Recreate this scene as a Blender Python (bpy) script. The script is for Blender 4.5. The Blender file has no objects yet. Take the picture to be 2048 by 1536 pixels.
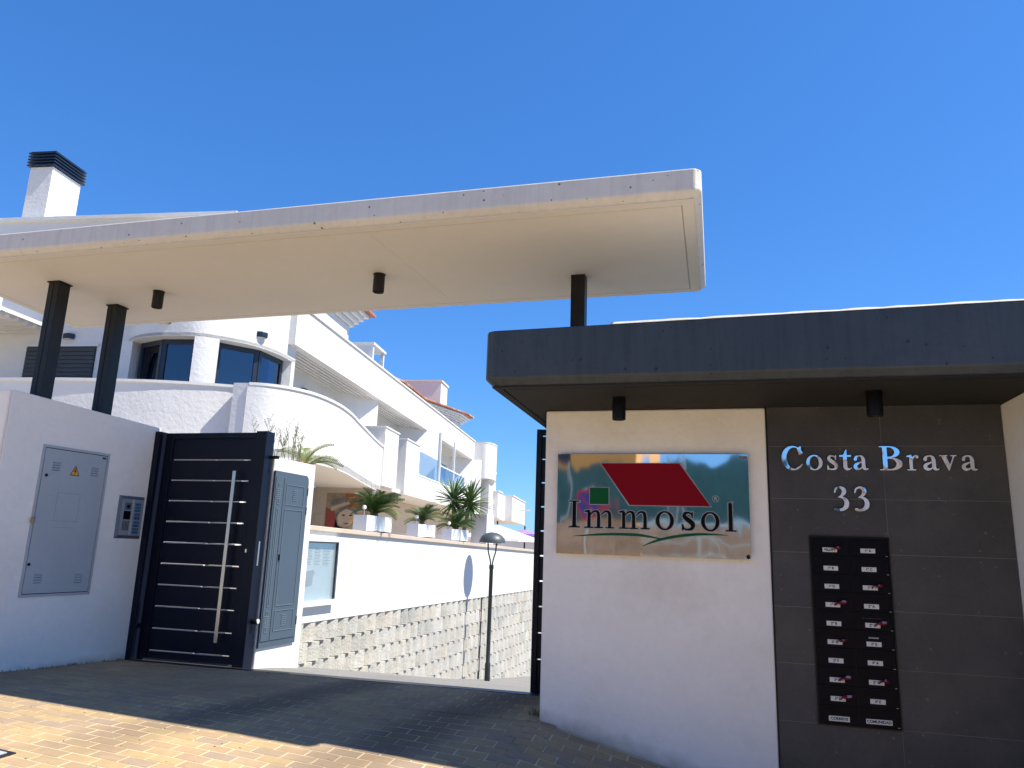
import bpy, bmesh, math, random
import numpy as np
from mathutils import Vector, Matrix
random.seed(7)
rnd = random.Random(11)
scene = bpy.context.scene
COL = scene.collection

# ------------------------------------------------------------------ camera
cam_d = bpy.data.cameras.new('camera'); cam = bpy.data.objects.new('camera', cam_d); COL.objects.link(cam)
F = 1500.0
Zc = Vector((232/F, 6778/F, -1)).normalized()
Yc = Vector((409/F, -346/F, -1)); Yc = (Yc - Zc*Yc.dot(Zc)).normalized()
Xc = Yc.cross(Zc)
cam.matrix_world = Matrix.Translation((0, 0, 1.6)) @ Matrix((Xc, Yc, Zc)).to_4x4()
cam_d.sensor_width = 36; cam_d.lens = F/2048*36; cam_d.clip_start = 0.05; cam_d.clip_end = 3000
scene.camera = cam

# ------------------------------------------------------------------ sky, sun, exposure
SUN = Vector((0.68, 0.004, 1.0)).normalized()
el = math.asin(SUN.z); az = math.atan2(SUN.x, SUN.y)
w = bpy.data.worlds.new('World'); scene.world = w; w.use_nodes = True
nt = w.node_tree; bg = nt.nodes['Background']
sky = nt.nodes.new('ShaderNodeTexSky'); sky.sky_type = 'NISHITA'; sky.sun_disc = False
sky.sun_elevation = el; sky.sun_rotation = az; sky.altitude = 0
sky.air_density = 1.0; sky.dust_density = 0.25; sky.ozone_density = 4.0
hs = nt.nodes.new('ShaderNodeHueSaturation'); hs.inputs['Saturation'].default_value = 1.22; hs.inputs['Value'].default_value = 1.0
nt.links.new(sky.outputs[0], hs.inputs['Color']); gm = nt.nodes.new('ShaderNodeGamma'); gm.inputs[1].default_value = 0.72; nt.links.new(hs.outputs[0], gm.inputs[0])
tn = nt.nodes.new('ShaderNodeMix'); tn.data_type = 'RGBA'; tn.blend_type = 'MULTIPLY'; tn.inputs[0].default_value = 1.0; tn.inputs[7].default_value = (0.64, 1.07, 1.66, 1)
nt.links.new(gm.outputs[0], tn.inputs[6]); nt.links.new(tn.outputs[2], bg.inputs[0])
bg.inputs[1].default_value = 0.088
sd = bpy.data.lights.new('sun', 'SUN'); sd.energy = 4.2; sd.angle = math.radians(0.53); sd.color = (1.0, 0.93, 0.81)
so = bpy.data.objects.new('sun', sd); COL.objects.link(so)
so.rotation_euler = SUN.to_track_quat('Z', 'Y').to_euler(); so.location = (20, 5, 30)
vs = scene.view_settings; vs.view_transform = 'Standard'; vs.look = 'None'; vs.gamma = 1; vs.use_curve_mapping = False
vs.exposure = 1.1

# ------------------------------------------------------------------ materials
def mat(name, col, rough=0.6, metal=0.0, spec=0.5, var=0.0, vscale=3.0, bump=0.0, bscale=60.0, stain=None, stain_amt=0.0,
        stain_scale=1.2, rnd_amt=0.0, coat=0.0, streak=0.0, bdist=0.01, rnd_cols=None, emit=None, pores=0.0, hue=0.0, tyre_shade=0.0, porecol=0.25, splash=None):
    m = bpy.data.materials.new(name); m.use_nodes = True; n = m.node_tree.nodes; l = m.node_tree.links
    b = n['Principled BSDF']; b.inputs['Roughness'].default_value = rough; b.inputs['Metallic'].default_value = metal
    b.inputs['Specular IOR Level'].default_value = spec; b.inputs['Coat Weight'].default_value = coat
    c4 = (*col, 1)
    geo = n.new('ShaderNodeNewGeometry')
    def rgb(c):
        r = n.new('ShaderNodeRGB'); r.outputs[0].default_value = (*c, 1); return r.outputs[0]
    cur = rgb(col)
    def mix(a, bb, fac, mode='MIX'):
        x = n.new('ShaderNodeMix'); x.data_type = 'RGBA'; x.blend_type = mode
        l.new(a, x.inputs[6]); l.new(bb, x.inputs[7])
        if isinstance(fac, float): x.inputs[0].default_value = fac
        else: l.new(fac, x.inputs[0])
        return x.outputs[2]
    def noise(scale, detail=4.0, vec=None, rgh=0.6):
        x = n.new('ShaderNodeTexNoise'); x.inputs['Scale'].default_value = scale; x.inputs['Detail'].default_value = detail
        x.inputs['Roughness'].default_value = rgh
        l.new(vec if vec is not None else geo.outputs['Position'], x.inputs['Vector']); return x.outputs['Fac']
    def ramp(v, a, bb):
        x = n.new('ShaderNodeMapRange'); x.inputs[1].default_value = a; x.inputs[2].default_value = bb; l.new(v, x.inputs[0]); return x.outputs[0]
    if rnd_cols:
        oi = n.new('ShaderNodeObjectInfo'); cr = n.new('ShaderNodeValToRGB'); cr.color_ramp.interpolation = 'LINEAR'
        els = cr.color_ramp.elements
        while len(els) < len(rnd_cols): els.new(0.5)
        for i, c in enumerate(rnd_cols): els[i].position = i/(len(rnd_cols)-1); els[i].color = (*c, 1)
        l.new(oi.outputs['Random'], cr.inputs[0]); cur = cr.outputs[0]
    if var > 0:
        d = rgb((1-var,)*3); wht = rgb((1+var*0.6,)*3)
        f = mix(d, wht, ramp(noise(vscale, 6), 0.3, 0.7))
        cur = mix(cur, f, 1.0, 'MULTIPLY')
        f2 = mix(rgb((1-var*0.5,)*3), rgb((1+var*0.3,)*3), ramp(noise(vscale*14, 4), 0.3, 0.7))
        cur = mix(cur, f2, 1.0, 'MULTIPLY')
    if streak > 0:
        mp = n.new('ShaderNodeMapping'); mp.inputs['Scale'].default_value = (14, 14, 0.9); l.new(geo.outputs['Position'], mp.inputs[0])
        f = ramp(noise(1.6, 5, mp.outputs[0]), 0.45, 0.8)
        cur = mix(cur, mix(cur, rgb((1-streak,)*3), 1.0, 'MULTIPLY'), f)
    if stain:
        f = ramp(noise(stain_scale, 8, None, 0.7), 0.5, 0.72)
        mm = n.new('ShaderNodeMath'); mm.operation = 'MULTIPLY'; mm.inputs[1].default_value = stain_amt; l.new(f, mm.inputs[0])
        cur = mix(cur, rgb(stain), mm.outputs[0])
    if splash:        # brown splash dirt along the foot of a wall; splash = (kx, ky, z0, height)
        sp_ = n.new('ShaderNodeSeparateXYZ'); l.new(geo.outputs['Position'], sp_.inputs[0])
        q1 = n.new('ShaderNodeMath'); q1.operation = 'MULTIPLY_ADD'; q1.inputs[1].default_value = splash[0]; l.new(sp_.outputs[0], q1.inputs[0]); l.new(sp_.outputs[2], q1.inputs[2])
        q2 = n.new('ShaderNodeMath'); q2.operation = 'MULTIPLY_ADD'; q2.inputs[1].default_value = 0.16; l.new(noise(7.0, 6), q2.inputs[0]); l.new(q1.outputs[0], q2.inputs[2])
        mr_ = n.new('ShaderNodeMapRange'); mr_.inputs[1].default_value = splash[2]+splash[3]; mr_.inputs[2].default_value = splash[2]; mr_.inputs[4].default_value = 0.75; l.new(q2.outputs[0], mr_.inputs[0])
        cur = mix(cur, rgb((0.30, 0.235, 0.175)), mr_.outputs[0])
    if tyre_shade > 0:      # dark rubber and grime bands worn by cars, plus canopy shade deepened in the colour
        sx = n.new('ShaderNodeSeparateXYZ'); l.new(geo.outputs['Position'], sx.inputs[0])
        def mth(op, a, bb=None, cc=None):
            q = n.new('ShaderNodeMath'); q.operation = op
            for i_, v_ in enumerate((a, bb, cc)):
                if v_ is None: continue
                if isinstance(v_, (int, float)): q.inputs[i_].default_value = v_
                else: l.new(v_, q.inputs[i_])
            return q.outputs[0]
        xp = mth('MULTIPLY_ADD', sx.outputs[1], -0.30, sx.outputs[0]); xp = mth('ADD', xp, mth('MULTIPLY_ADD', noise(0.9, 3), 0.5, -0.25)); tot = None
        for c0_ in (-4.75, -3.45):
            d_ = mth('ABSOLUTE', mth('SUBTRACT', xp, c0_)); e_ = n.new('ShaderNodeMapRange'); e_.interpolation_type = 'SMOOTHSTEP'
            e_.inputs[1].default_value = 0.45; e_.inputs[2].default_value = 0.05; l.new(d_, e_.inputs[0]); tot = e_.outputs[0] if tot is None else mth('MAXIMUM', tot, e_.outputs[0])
        fy = n.new('ShaderNodeMapRange'); fy.inputs[1].default_value = 3.2; fy.inputs[2].default_value = 4.9; l.new(sx.outputs[1], fy.inputs[0])  # fades out towards the sunlit front, so the darkening follows the canopy shade
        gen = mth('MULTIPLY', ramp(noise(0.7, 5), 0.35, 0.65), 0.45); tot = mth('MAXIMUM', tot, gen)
        tot = mth('MULTIPLY', mth('MULTIPLY', tot, fy.outputs[0]), tyre_shade)
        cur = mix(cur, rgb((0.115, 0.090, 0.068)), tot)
    hgt = None
    if pores > 0:
        vo = n.new('ShaderNodeTexVoronoi'); vo.inputs['Scale'].default_value = pores; l.new(geo.outputs['Position'], vo.inputs['Vector'])
        sel = n.new('ShaderNodeSeparateColor'); l.new(vo.outputs['Color'], sel.inputs[0])
        rad = n.new('ShaderNodeMath'); rad.operation = 'MULTIPLY_ADD'; rad.inputs[1].default_value = 0.62; rad.inputs[2].default_value = -0.40; l.new(sel.outputs[0], rad.inputs[0])
        lt = n.new('ShaderNodeMath'); lt.operation = 'LESS_THAN'; l.new(vo.outputs['Distance'], lt.inputs[0]); l.new(rad.outputs[0], lt.inputs[1])
        cur = mix(cur, mix(cur, rgb((porecol,)*3), 1.0, 'MULTIPLY'), lt.outputs[0])
    l.new(cur, b.inputs['Base Color'])
    if bump > 0:
        bp = n.new('ShaderNodeBump'); bp.inputs['Strength'].default_value = bump; bp.inputs['Distance'].default_value = bdist
        a = n.new('ShaderNodeMath'); a.operation = 'ADD'; l.new(noise(bscale, 5), a.inputs[0]); l.new(noise(bscale*0.2, 3), a.inputs[1])
        l.new(a.outputs[0], bp.inputs['Height']); l.new(bp.outputs[0], b.inputs['Normal'])
    if emit: b.inputs['Emission Color'].default_value = (*emit, 1); b.inputs['Emission Strength'].default_value = 0.0
    return m

M = {}
M['wall_plaster'] = mat('wall_plaster', (0.83, 0.80, 0.75), 0.85, var=0.05, vscale=1.4, bump=0.35, bscale=35, bdist=0.006, stain=(0.56, 0.50, 0.41), stain_amt=0.4, stain_scale=1.3, splash=(0.246, 0, 0.19, 0.14), spec=0.2)
M['left_plaster'] = mat('left_plaster', (0.85, 0.815, 0.765), 0.85, var=0.05, vscale=1.5, bump=0.5, bscale=28, bdist=0.01, stain=(0.52, 0.47, 0.41), stain_amt=0.3, stain_scale=0.9, splash=(0.0, 0, 0.49, 0.13), spec=0.2)
M['stucco'] = mat('stucco', (0.66, 0.655, 0.64), 0.9, var=0.03, vscale=0.8, bump=0.45, bscale=14, bdist=0.02)
M['smooth_white'] = mat('smooth_white', (0.66, 0.655, 0.64), 0.85, var=0.04, vscale=0.8, bump=0.25, bscale=20, bdist=0.02)
M['coping'] = mat('coping', (0.50, 0.42, 0.34), 0.8, var=0.10, vscale=3, bump=0.3, bscale=30)
M['concrete'] = mat('concrete', (0.60, 0.575, 0.54), 0.8, var=0.06, vscale=1.1, bump=0.25, bscale=40, streak=0.14, pores=21.0, stain=(0.42, 0.38, 0.32), stain_amt=0.3, stain_scale=1.0)
M['soffit'] = mat('soffit', (0.62, 0.59, 0.545), 0.8, var=0.04, vscale=0.7, bump=0.12, bscale=12, stain=(0.56, 0.53, 0.48), stain_amt=0.3, stain_scale=1.4)
M['dark_concrete'] = mat('dark_concrete', (0.032, 0.044, 0.054), 0.55, var=0.10, vscale=1.6, bump=0.45, bscale=45, streak=0.45, pores=21.0, stain=(0.06, 0.062, 0.068), stain_amt=0.5, stain_scale=1.6, bdist=0.006)
M['dark_soffit'] = mat('dark_soffit', (0.024, 0.0235, 0.023), 0.8, spec=0.2, var=0.12, vscale=1.3, bump=0.3, bscale=30)
M['anthracite'] = mat('anthracite', (0.003, 0.006, 0.017), 0.45, spec=0.25, var=0.15, vscale=2, bump=0.03, bscale=80)
M['post_metal'] = mat('post_metal', (0.014, 0.013, 0.013), 0.45, spec=0.3, var=0.35, vscale=2.5, streak=0.4, bump=0.06, bscale=40)
M['black'] = mat('black', (0.004, 0.004, 0.005), 0.45, spec=0.25)
M['black_gloss'] = mat('black_gloss', (0.002, 0.002, 0.005), 0.5, spec=0.12)
M['tile'] = mat('tile', (0.055, 0.053, 0.054), 0.5, spec=0.3, rnd_cols=[(0.058, 0.056, 0.056), (0.072, 0.069, 0.067), (0.064, 0.063, 0.065), (0.077, 0.074, 0.074)], var=0.22, vscale=2.6, bump=0.08, bscale=60, stain=(0.085, 0.077, 0.068), stain_amt=0.6, stain_scale=2.6, pores=24.0, porecol=1.7)
M['grout'] = mat('grout', (0.20, 0.195, 0.185), 0.9)
M['steel'] = mat('steel', (0.62, 0.60, 0.57), 0.25, 1.0, bump=0.02, bscale=120)
M['cabinet_metal'] = mat('cabinet_metal', (0.39, 0.425, 0.455), 0.5, var=0.05, vscale=1.6, stain=(0.33, 0.34, 0.34), stain_amt=0.3, stain_scale=2.0)
M['blue_grey'] = mat('blue_grey', (0.055, 0.082, 0.115), 0.5, var=0.05, vscale=2)
M['blue_grey_light'] = mat('blue_grey_light', (0.10, 0.135, 0.165), 0.5, var=0.05)
M['hole'] = mat('hole', (0.01, 0.01, 0.012), 0.9)
M['yellow'] = mat('yellow', (0.75, 0.36, 0.02), 0.4)
M['red'] = mat('red', (0.20, 0.0, 0.007), 0.5, spec=0.12)
M['green'] = mat('green', (0.003, 0.085, 0.027), 0.5, spec=0.12)
M['letter_black'] = mat('letter_black', (0.002, 0.002, 0.003), 0.5, spec=0.1)
M['outline'] = mat('outline', (0.30, 0.31, 0.32), 0.5)
M['label_white'] = mat('label_white', (0.62, 0.62, 0.60), 0.5)
M['label_dim'] = mat('label_dim', (0.30, 0.30, 0.30), 0.6)
M['paper'] = mat('paper', (0.78, 0.80, 0.80), 0.7, var=0.04)
M['print'] = mat('print', (0.22, 0.24, 0.26), 0.8)
M['leaflet_red'] = mat('leaflet_red', (0.28, 0.012, 0.045), 0.7, spec=0.2, var=0.3, vscale=20)
M['leaflet_white'] = mat('leaflet_white', (0.50, 0.42, 0.42), 0.6)
M['alu_white'] = mat('alu_white', (0.74, 0.77, 0.78), 0.4)
M['blue_label'] = mat('blue_label', (0.015, 0.13, 0.30), 0.3, var=0.3, vscale=40)
M['intercom_face'] = mat('intercom_face', (0.33, 0.36, 0.40), 0.4, 0.3)
M['intercom_frame'] = mat('intercom_frame', (0.10, 0.13, 0.17), 0.4, 0.2)
M['lamp_metal'] = mat('lamp_metal', (0.06, 0.07, 0.08), 0.45)
M['dark_metal'] = mat('dark_metal', (0.015, 0.017, 0.020), 0.4)
M['lens'] = mat('lens', (0.55, 0.55, 0.52), 0.5)
M['frame_dark'] = mat('frame_dark', (0.010, 0.018, 0.035), 0.35)
M['shutter'] = mat('shutter', (0.030, 0.036, 0.045), 0.5)
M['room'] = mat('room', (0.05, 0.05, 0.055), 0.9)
M['curtain'] = mat('curtain', (0.30, 0.31, 0.33), 0.9, var=0.15, vscale=3)
M['terracotta'] = mat('terracotta', (0.42, 0.20, 0.12), 0.85, rnd_cols=[(0.46, 0.22, 0.13), (0.34, 0.13, 0.08), (0.55, 0.36, 0.24), (0.40, 0.17, 0.10)], var=0.1)
M['beige'] = mat('beige', (0.50, 0.43, 0.35), 0.9, var=0.06, bump=0.5, bscale=12, bdist=0.03)
M['block'] = mat('block', (0.4, 0.38, 0.33), 0.92, rnd_cols=[(0.40, 0.395, 0.35), (0.48, 0.46, 0.41), (0.37, 0.37, 0.34), (0.48, 0.44, 0.37), (0.45, 0.445, 0.41), (0.52, 0.50, 0.45)],
                 var=0.14, vscale=3.0, streak=0.25, bump=0.9, bscale=45, bdist=0.015, stain=(0.50, 0.49, 0.45), stain_amt=0.4, stain_scale=4)
M['mortar'] = mat('mortar', (0.50, 0.45, 0.36), 0.9, var=0.1)
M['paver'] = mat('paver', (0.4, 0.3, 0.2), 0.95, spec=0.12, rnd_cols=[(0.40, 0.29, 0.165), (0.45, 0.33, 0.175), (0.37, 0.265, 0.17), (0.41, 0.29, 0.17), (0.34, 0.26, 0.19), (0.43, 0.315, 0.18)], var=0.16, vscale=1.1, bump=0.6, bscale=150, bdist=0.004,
                 stain=(0.27, 0.21, 0.155), stain_amt=0.4, stain_scale=0.8, tyre_shade=0.72)
M['joint'] = mat('joint', (0.62, 0.50, 0.33), 0.95, spec=0.1, var=0.18, vscale=1.5, stain=(0.10, 0.085, 0.07), stain_amt=0.9, stain_scale=0.7, tyre_shade=0.3)
M['asphalt'] = mat('asphalt', (0.23, 0.225, 0.215), 0.95, spec=0.15, var=0.10, vscale=1.5, bump=0.8, bscale=90, bdist=0.01)
M['earth'] = mat('earth', (0.20, 0.18, 0.14), 0.95, var=0.2)
M['leaf'] = mat('leaf', (0.045, 0.10, 0.018), 0.45, rnd_cols=[(0.035, 0.085, 0.015), (0.06, 0.12, 0.02), (0.04, 0.10, 0.025)])
M['leaf_light'] = mat('leaf_light', (0.16, 0.20, 0.04), 0.5, rnd_cols=[(0.12, 0.17, 0.03), (0.22, 0.24, 0.05), (0.16, 0.19, 0.06)])
M['leaf_yucca'] = mat('leaf_yucca', (0.07, 0.14, 0.03), 0.45, rnd_cols=[(0.05, 0.11, 0.02), (0.09, 0.17, 0.04), (0.12, 0.19, 0.06)])
M['stem'] = mat('stem', (0.11, 0.13, 0.055), 0.8)
M['trunk'] = mat('trunk', (0.16, 0.12, 0.08), 0.9, bump=0.8, bscale=30)
M['purple'] = mat('purple', (0.30, 0.18, 0.55), 0.8)
M['canvas'] = mat('canvas', (0.80, 0.80, 0.78), 0.8)
M['net_green'] = mat('net_green', (0.03, 0.13, 0.14), 0.8, var=0.2, vscale=2)
M['stone_brown'] = mat('stone_brown', (0.36, 0.27, 0.19), 0.9, var=0.2, vscale=1.5, stain=(0.6, 0.5, 0.38), stain_amt=0.5)
M['ochre'] = mat('ochre', (0.65, 0.36, 0.10), 0.9, var=0.08)
M['sign_blue'] = mat('sign_blue', (0.02, 0.05, 0.30), 0.4)
M['sign_red'] = mat('sign_red', (0.50, 0.02, 0.03), 0.4)
for i, (nm, c) in enumerate({'art_rust': (0.30, 0.09, 0.03), 'art_cream': (0.50, 0.42, 0.32), 'art_grey': (0.17, 0.16, 0.16), 'art_red': (0.32, 0.07, 0.06), 'art_sand': (0.30, 0.24, 0.16)}.items()):
    M[nm] = mat(nm, c, 0.8, var=0.25, vscale=5)

M['inlay'] = mat('inlay', (0.42, 0.42, 0.44), 0.4, var=0.2, vscale=9)
def mirror_mat(name, col, wave, wscale):
    m = bpy.data.materials.new(name); m.use_nodes = True; n = m.node_tree.nodes; l = m.node_tree.links; b = n['Principled BSDF']
    b.inputs['Base Color'].default_value = (*col, 1); b.inputs['Metallic'].default_value = 1; b.inputs['Roughness'].default_value = 0.05
    geo = n.new('ShaderNodeNewGeometry'); mp = n.new('ShaderNodeMapping'); mp.inputs['Scale'].default_value = (1.6, 1, 0.7); l.new(geo.outputs['Position'], mp.inputs[0])
    x = n.new('ShaderNodeTexNoise'); x.inputs['Scale'].default_value = wscale; x.inputs['Detail'].default_value = 1.5; l.new(mp.outputs[0], x.inputs['Vector'])
    bp = n.new('ShaderNodeBump'); bp.inputs['Strength'].default_value = 1.0; bp.inputs['Distance'].default_value = wave; l.new(x.outputs['Fac'], bp.inputs['Height']); l.new(bp.outputs[0], b.inputs['Normal'])
    return m
M['mirror'] = mirror_mat('mirror', (0.80, 0.79, 0.77), 0.006, 2.2)
M['mirror_letter'] = mirror_mat('mirror_letter', (0.85, 0.84, 0.82), 0.014, 4.0)
def glass_mat(name, tint, mixf):
    m = bpy.data.materials.new(name); m.use_nodes = True; n = m.node_tree.nodes; l = m.node_tree.links
    n.remove(n['Principled BSDF']); out = n['Material Output']
    g = n.new('ShaderNodeBsdfGlossy'); g.inputs['Roughness'].default_value = 0.02; g.inputs['Color'].default_value = (0.9, 0.95, 1, 1)
    t = n.new('ShaderNodeBsdfTransparent'); t.inputs['Color'].default_value = (*tint, 1)
    fr = n.new('ShaderNodeLayerWeight'); fr.inputs['Blend'].default_value = 0.35
    a = n.new('ShaderNodeMath'); a.operation = 'MULTIPLY_ADD'; a.inputs[1].default_value = 0.45; a.inputs[2].default_value = mixf; l.new(fr.outputs['Fresnel'], a.inputs[0])
    mx = n.new('ShaderNodeMixShader'); l.new(a.outputs[0], mx.inputs[0]); l.new(t.outputs[0], mx.inputs[1]); l.new(g.outputs[0], mx.inputs[2]); l.new(mx.outputs[0], out.inputs[0])
    return m
M['glass_dark'] = glass_mat('glass_dark', (0.25, 0.32, 0.45), 0.10)
M['glass_clear'] = glass_mat('glass_clear', (0.93, 0.98, 1.0), 0.0)
M['glass_rail'] = glass_mat('glass_rail', (0.80, 0.86, 0.90), 0.05)

# ------------------------------------------------------------------ mesh helpers
class MB:
    def __init__(s): s.v = []; s.f = []; s.mi = []
    def add(s, vs_, fs_, mi=0):
        b = len(s.v); s.v += [tuple(p) for p in vs_]; s.f += [tuple(i+b for i in f) for f in fs_]; s.mi += [mi]*len(fs_); return s
    def box(s, x0, x1, y0, y1, z0, z1, mi=0, T=None):
        vs_ = [(x0,y0,z0),(x1,y0,z0),(x1,y1,z0),(x0,y1,z0),(x0,y0,z1),(x1,y0,z1),(x1,y1,z1),(x0,y1,z1)]
        if T: vs_ = [T(*p) for p in vs_]
        return s.add(vs_, [(0,3,2,1),(4,5,6,7),(0,1,5,4),(1,2,6,5),(2,3,7,6),(3,0,4,7)], mi)
    def prism(s, pts, z0, z1, mi=0, T=None):          # pts: plan polygon
        n = len(pts); vs_ = [(p[0],p[1],z0) for p in pts]+[(p[0],p[1],z1) for p in pts]
        if T: vs_ = [T(*p) for p in vs_]
        return s.add(vs_, [tuple(range(n-1,-1,-1)), tuple(range(n,2*n))]+[(i,(i+1)%n,(i+1)%n+n,i+n) for i in range(n)], mi)
    def tube(s, pts, r, n=10, mi=0, caps=True, r1=None):
        pts = [Vector(p) for p in pts]; L = len(pts); b = len(s.v); rings = []
        for i, p in enumerate(pts):
            d = (pts[min(i+1,L-1)]-pts[max(i-1,0)]).normalized()
            a = d.cross(Vector((0,0,1)));  a = a.normalized() if a.length > 1e-3 else Vector((1,0,0))
            c = d.cross(a); rr = r if r1 is None else r+(r1-r)*i/(L-1)
            rings.append([p+(a*math.cos(2*math.pi*k/n)+c*math.sin(2*math.pi*k/n))*rr for k in range(n)])
        vs_ = [q for rg in rings for q in rg]
        fs_ = [(i*n+k, (i+1)*n+k, (i+1)*n+(k+1)%n, i*n+(k+1)%n) for i in range(L-1) for k in range(n)]
        if caps: fs_ += [tuple(range(n)), tuple(range(L*n-1, (L-1)*n-1, -1))]
        return s.add(vs_, fs_, mi)
    def lathe(s, prof, cx, cy, n=24, mi=0):
        vs_ = [(cx+r*math.cos(2*math.pi*k/n), cy+r*math.sin(2*math.pi*k/n), z) for r, z in prof for k in range(n)]
        L = len(prof); fs_ = [(i*n+k, i*n+(k+1)%n, (i+1)*n+(k+1)%n, (i+1)*n+k) for i in range(L-1) for k in range(n)]
        return s.add(vs_, fs_, mi)
    def wallstrip(s, path, th, z0, z1, T=None, mi=0):   # thick wall following a plan path, th to the left
        P = [Vector((p[0],p[1],0)) for p in path]; off = []
        for i in range(len(P)):
            d = (P[min(i+1,len(P)-1)]-P[max(i-1,0)]).normalized(); off.append(P[i]+Vector((-d.y,d.x,0))*th)
        n = len(P); ring = [(p.x,p.y) for p in P]+[(p.x,p.y) for p in reversed(off)]
        vs_ = [(x,y,z0) for x,y in ring]+[(x,y,z1) for x,y in ring]; m_ = 2*n
        if T: vs_ = [T(*p) for p in vs_]
        fs_ = [(i,(i+1)%m_,(i+1)%m_+m_,i+m_) for i in range(m_)]
        for i in range(n-1):
            a,b_,c,d_ = i,i+1,m_-2-i,m_-1-i
            fs_ += [(a,d_,c,b_),(a+m_,b_+m_,c+m_,d_+m_)]
        return s.add(vs_, fs_, mi)

def obj(name, mb, m, parent=None, smooth=False, bevel=0.0, origin=None):
    me = bpy.data.meshes.new(name)
    if parent is not None: o0 = world_loc(parent)
    elif origin is not None: o0 = Vector(origin)
    else:
        a = np.array(mb.v); o0 = Vector(((a[:,0].min()+a[:,0].max())/2, (a[:,1].min()+a[:,1].max())/2, a[:,2].min()))
    me.from_pydata([tuple(Vector(p)-o0) for p in mb.v], [], mb.f)
    ms = m if isinstance(m, (list, tuple)) else [m]
    for x in ms: me.materials.append(M[x] if isinstance(x, str) else x)
    if len(ms) > 1: me.polygons.foreach_set('material_index', mb.mi)
    bm = bmesh.new(); bm.from_mesh(me); bmesh.ops.recalc_face_normals(bm, faces=bm.faces); bm.to_mesh(me); bm.free()
    if smooth:
        me.polygons.foreach_set('use_smooth', [True]*len(me.polygons))
        try: me.set_sharp_from_angle(angle=math.radians(40))
        except Exception: pass
    me.update()
    o = bpy.data.objects.new(name, me); COL.objects.link(o)
    if parent is not None: o.parent = parent
    else: o.location = o0
    if bevel > 0:
        bv = o.modifiers.new('bevel', 'BEVEL'); bv.width = bevel; bv.segments = 2; bv.limit_method = 'ANGLE'
    return o
def world_loc(o):
    v = Vector(o.location)
    while o.parent is not None: o = o.parent; v = v+Vector(o.location)
    return v
def tag(o, label=None, cat=None, group=None, kind=None):
    if label: o['label'] = label
    if cat: o['category'] = cat
    if group: o['group'] = group
    if kind: o['kind'] = kind
    return o
def thing(name, loc, label, cat, group=None):
    o = bpy.data.objects.new(name, None); COL.objects.link(o); o.location = loc; o.empty_display_size = 0.1
    return tag(o, label, cat, group)
def inst(name, mesh, parent, loc, rot=(0,0,0), scale=(1,1,1)):
    o = bpy.data.objects.new(name, mesh); COL.objects.link(o); o.parent = parent
    o.location = Vector(loc)-world_loc(parent); o.rotation_euler = rot; o.scale = scale; return o
def rawmesh(name, mb, m):
    me = bpy.data.meshes.new(name); me.from_pydata([tuple(p) for p in mb.v], [], mb.f)
    ms = m if isinstance(m, (list, tuple)) else [m]
    for x in ms: me.materials.append(M[x] if isinstance(x, str) else x)
    if len(ms) > 1: me.polygons.foreach_set('material_index', mb.mi)
    bm = bmesh.new(); bm.from_mesh(me); bmesh.ops.recalc_face_normals(bm, faces=bm.faces); bm.to_mesh(me); bm.free(); me.update(); return me

# ------------------------------------------------------------------ ground
GX = [-40, -12, -7, -5.6, -4, -3, -2, -1.23, -0.33, 1, 3, 8, 30]
GY = [-30, -4, 0, 3.2, 4.35, 5.5, 6.37]
GZ = [[1.2, 1.0, .75, .60, .42, .33, .22, .14, .04, -.10, -.45, -1.3, -3.0],
      [1.2, 1.0, .75, .60, .42, .33, .22, .14, .04, -.10, -.45, -1.3, -3.0],
      [1.1, .90, .70, .58, .42, .33, .22, .14, .02, -.12, -.45, -1.3, -3.0],
      [.95, .80, .64, .56, .43, .36, .27, .18, .02, -.22, -.60, -1.4, -3.0],
      [.80, .68, .58, .53, .45, .40, .335, .27, .10, -.16, -.60, -1.4, -3.0],
      [.60, .54, .49, .475, .455, .45, .445, .44, .225, -.10, -.55, -1.4, -3.0],
      [.45]*8+[.25, -.05, -.5, -1.3, -3.0]]
def gz(x, y):
    x = min(max(x, GX[0]+1e-6), GX[-1]-1e-6); y = min(max(y, GY[0]+1e-6), GY[-1]-1e-6)
    i = max(k for k in range(len(GX)-1) if GX[k] <= x); j = max(k for k in range(len(GY)-1) if GY[k] <= y)
    a = (x-GX[i])/(GX[i+1]-GX[i]); b = (y-GY[j])/(GY[j+1]-GY[j])
    return (GZ[j][i]*(1-a)+GZ[j][i+1]*a)*(1-b)+(GZ[j+1][i]*(1-a)+GZ[j+1][i+1]*a)*b
def frange(a, b, s):
    n = max(1, int(round((b-a)/s))); return [a+(b-a)*k/n for k in range(n+1)]
def grid(xs, ys, zf):
    mb = MB(); nx, ny = len(xs), len(ys)
    vs_ = [(x, y, zf(x, y)) for y in ys for x in xs]
    return mb.add(vs_, [(j*nx+i, j*nx+i+1, (j+1)*nx+i+1, (j+1)*nx+i) for j in range(ny-1) for i in range(nx-1)])
xs = frange(-40, -9, 3)+frange(-9, 5, 0.2)[1:]+frange(5, 40, 3)[1:]
ys = frange(-40, 0.5, 2)+frange(0.5, 6.37, 0.2)[1:]
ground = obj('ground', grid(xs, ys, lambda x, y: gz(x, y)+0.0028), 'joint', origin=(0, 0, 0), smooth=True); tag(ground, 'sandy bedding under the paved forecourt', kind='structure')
far = obj('terrain', grid(frange(-1500, 1500, 150), frange(-1500, 1500, 150), lambda x, y: -12.0), 'earth', origin=(0, 0, -12)); tag(far, 'distant ground falling away behind the houses', kind='structure')

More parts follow.
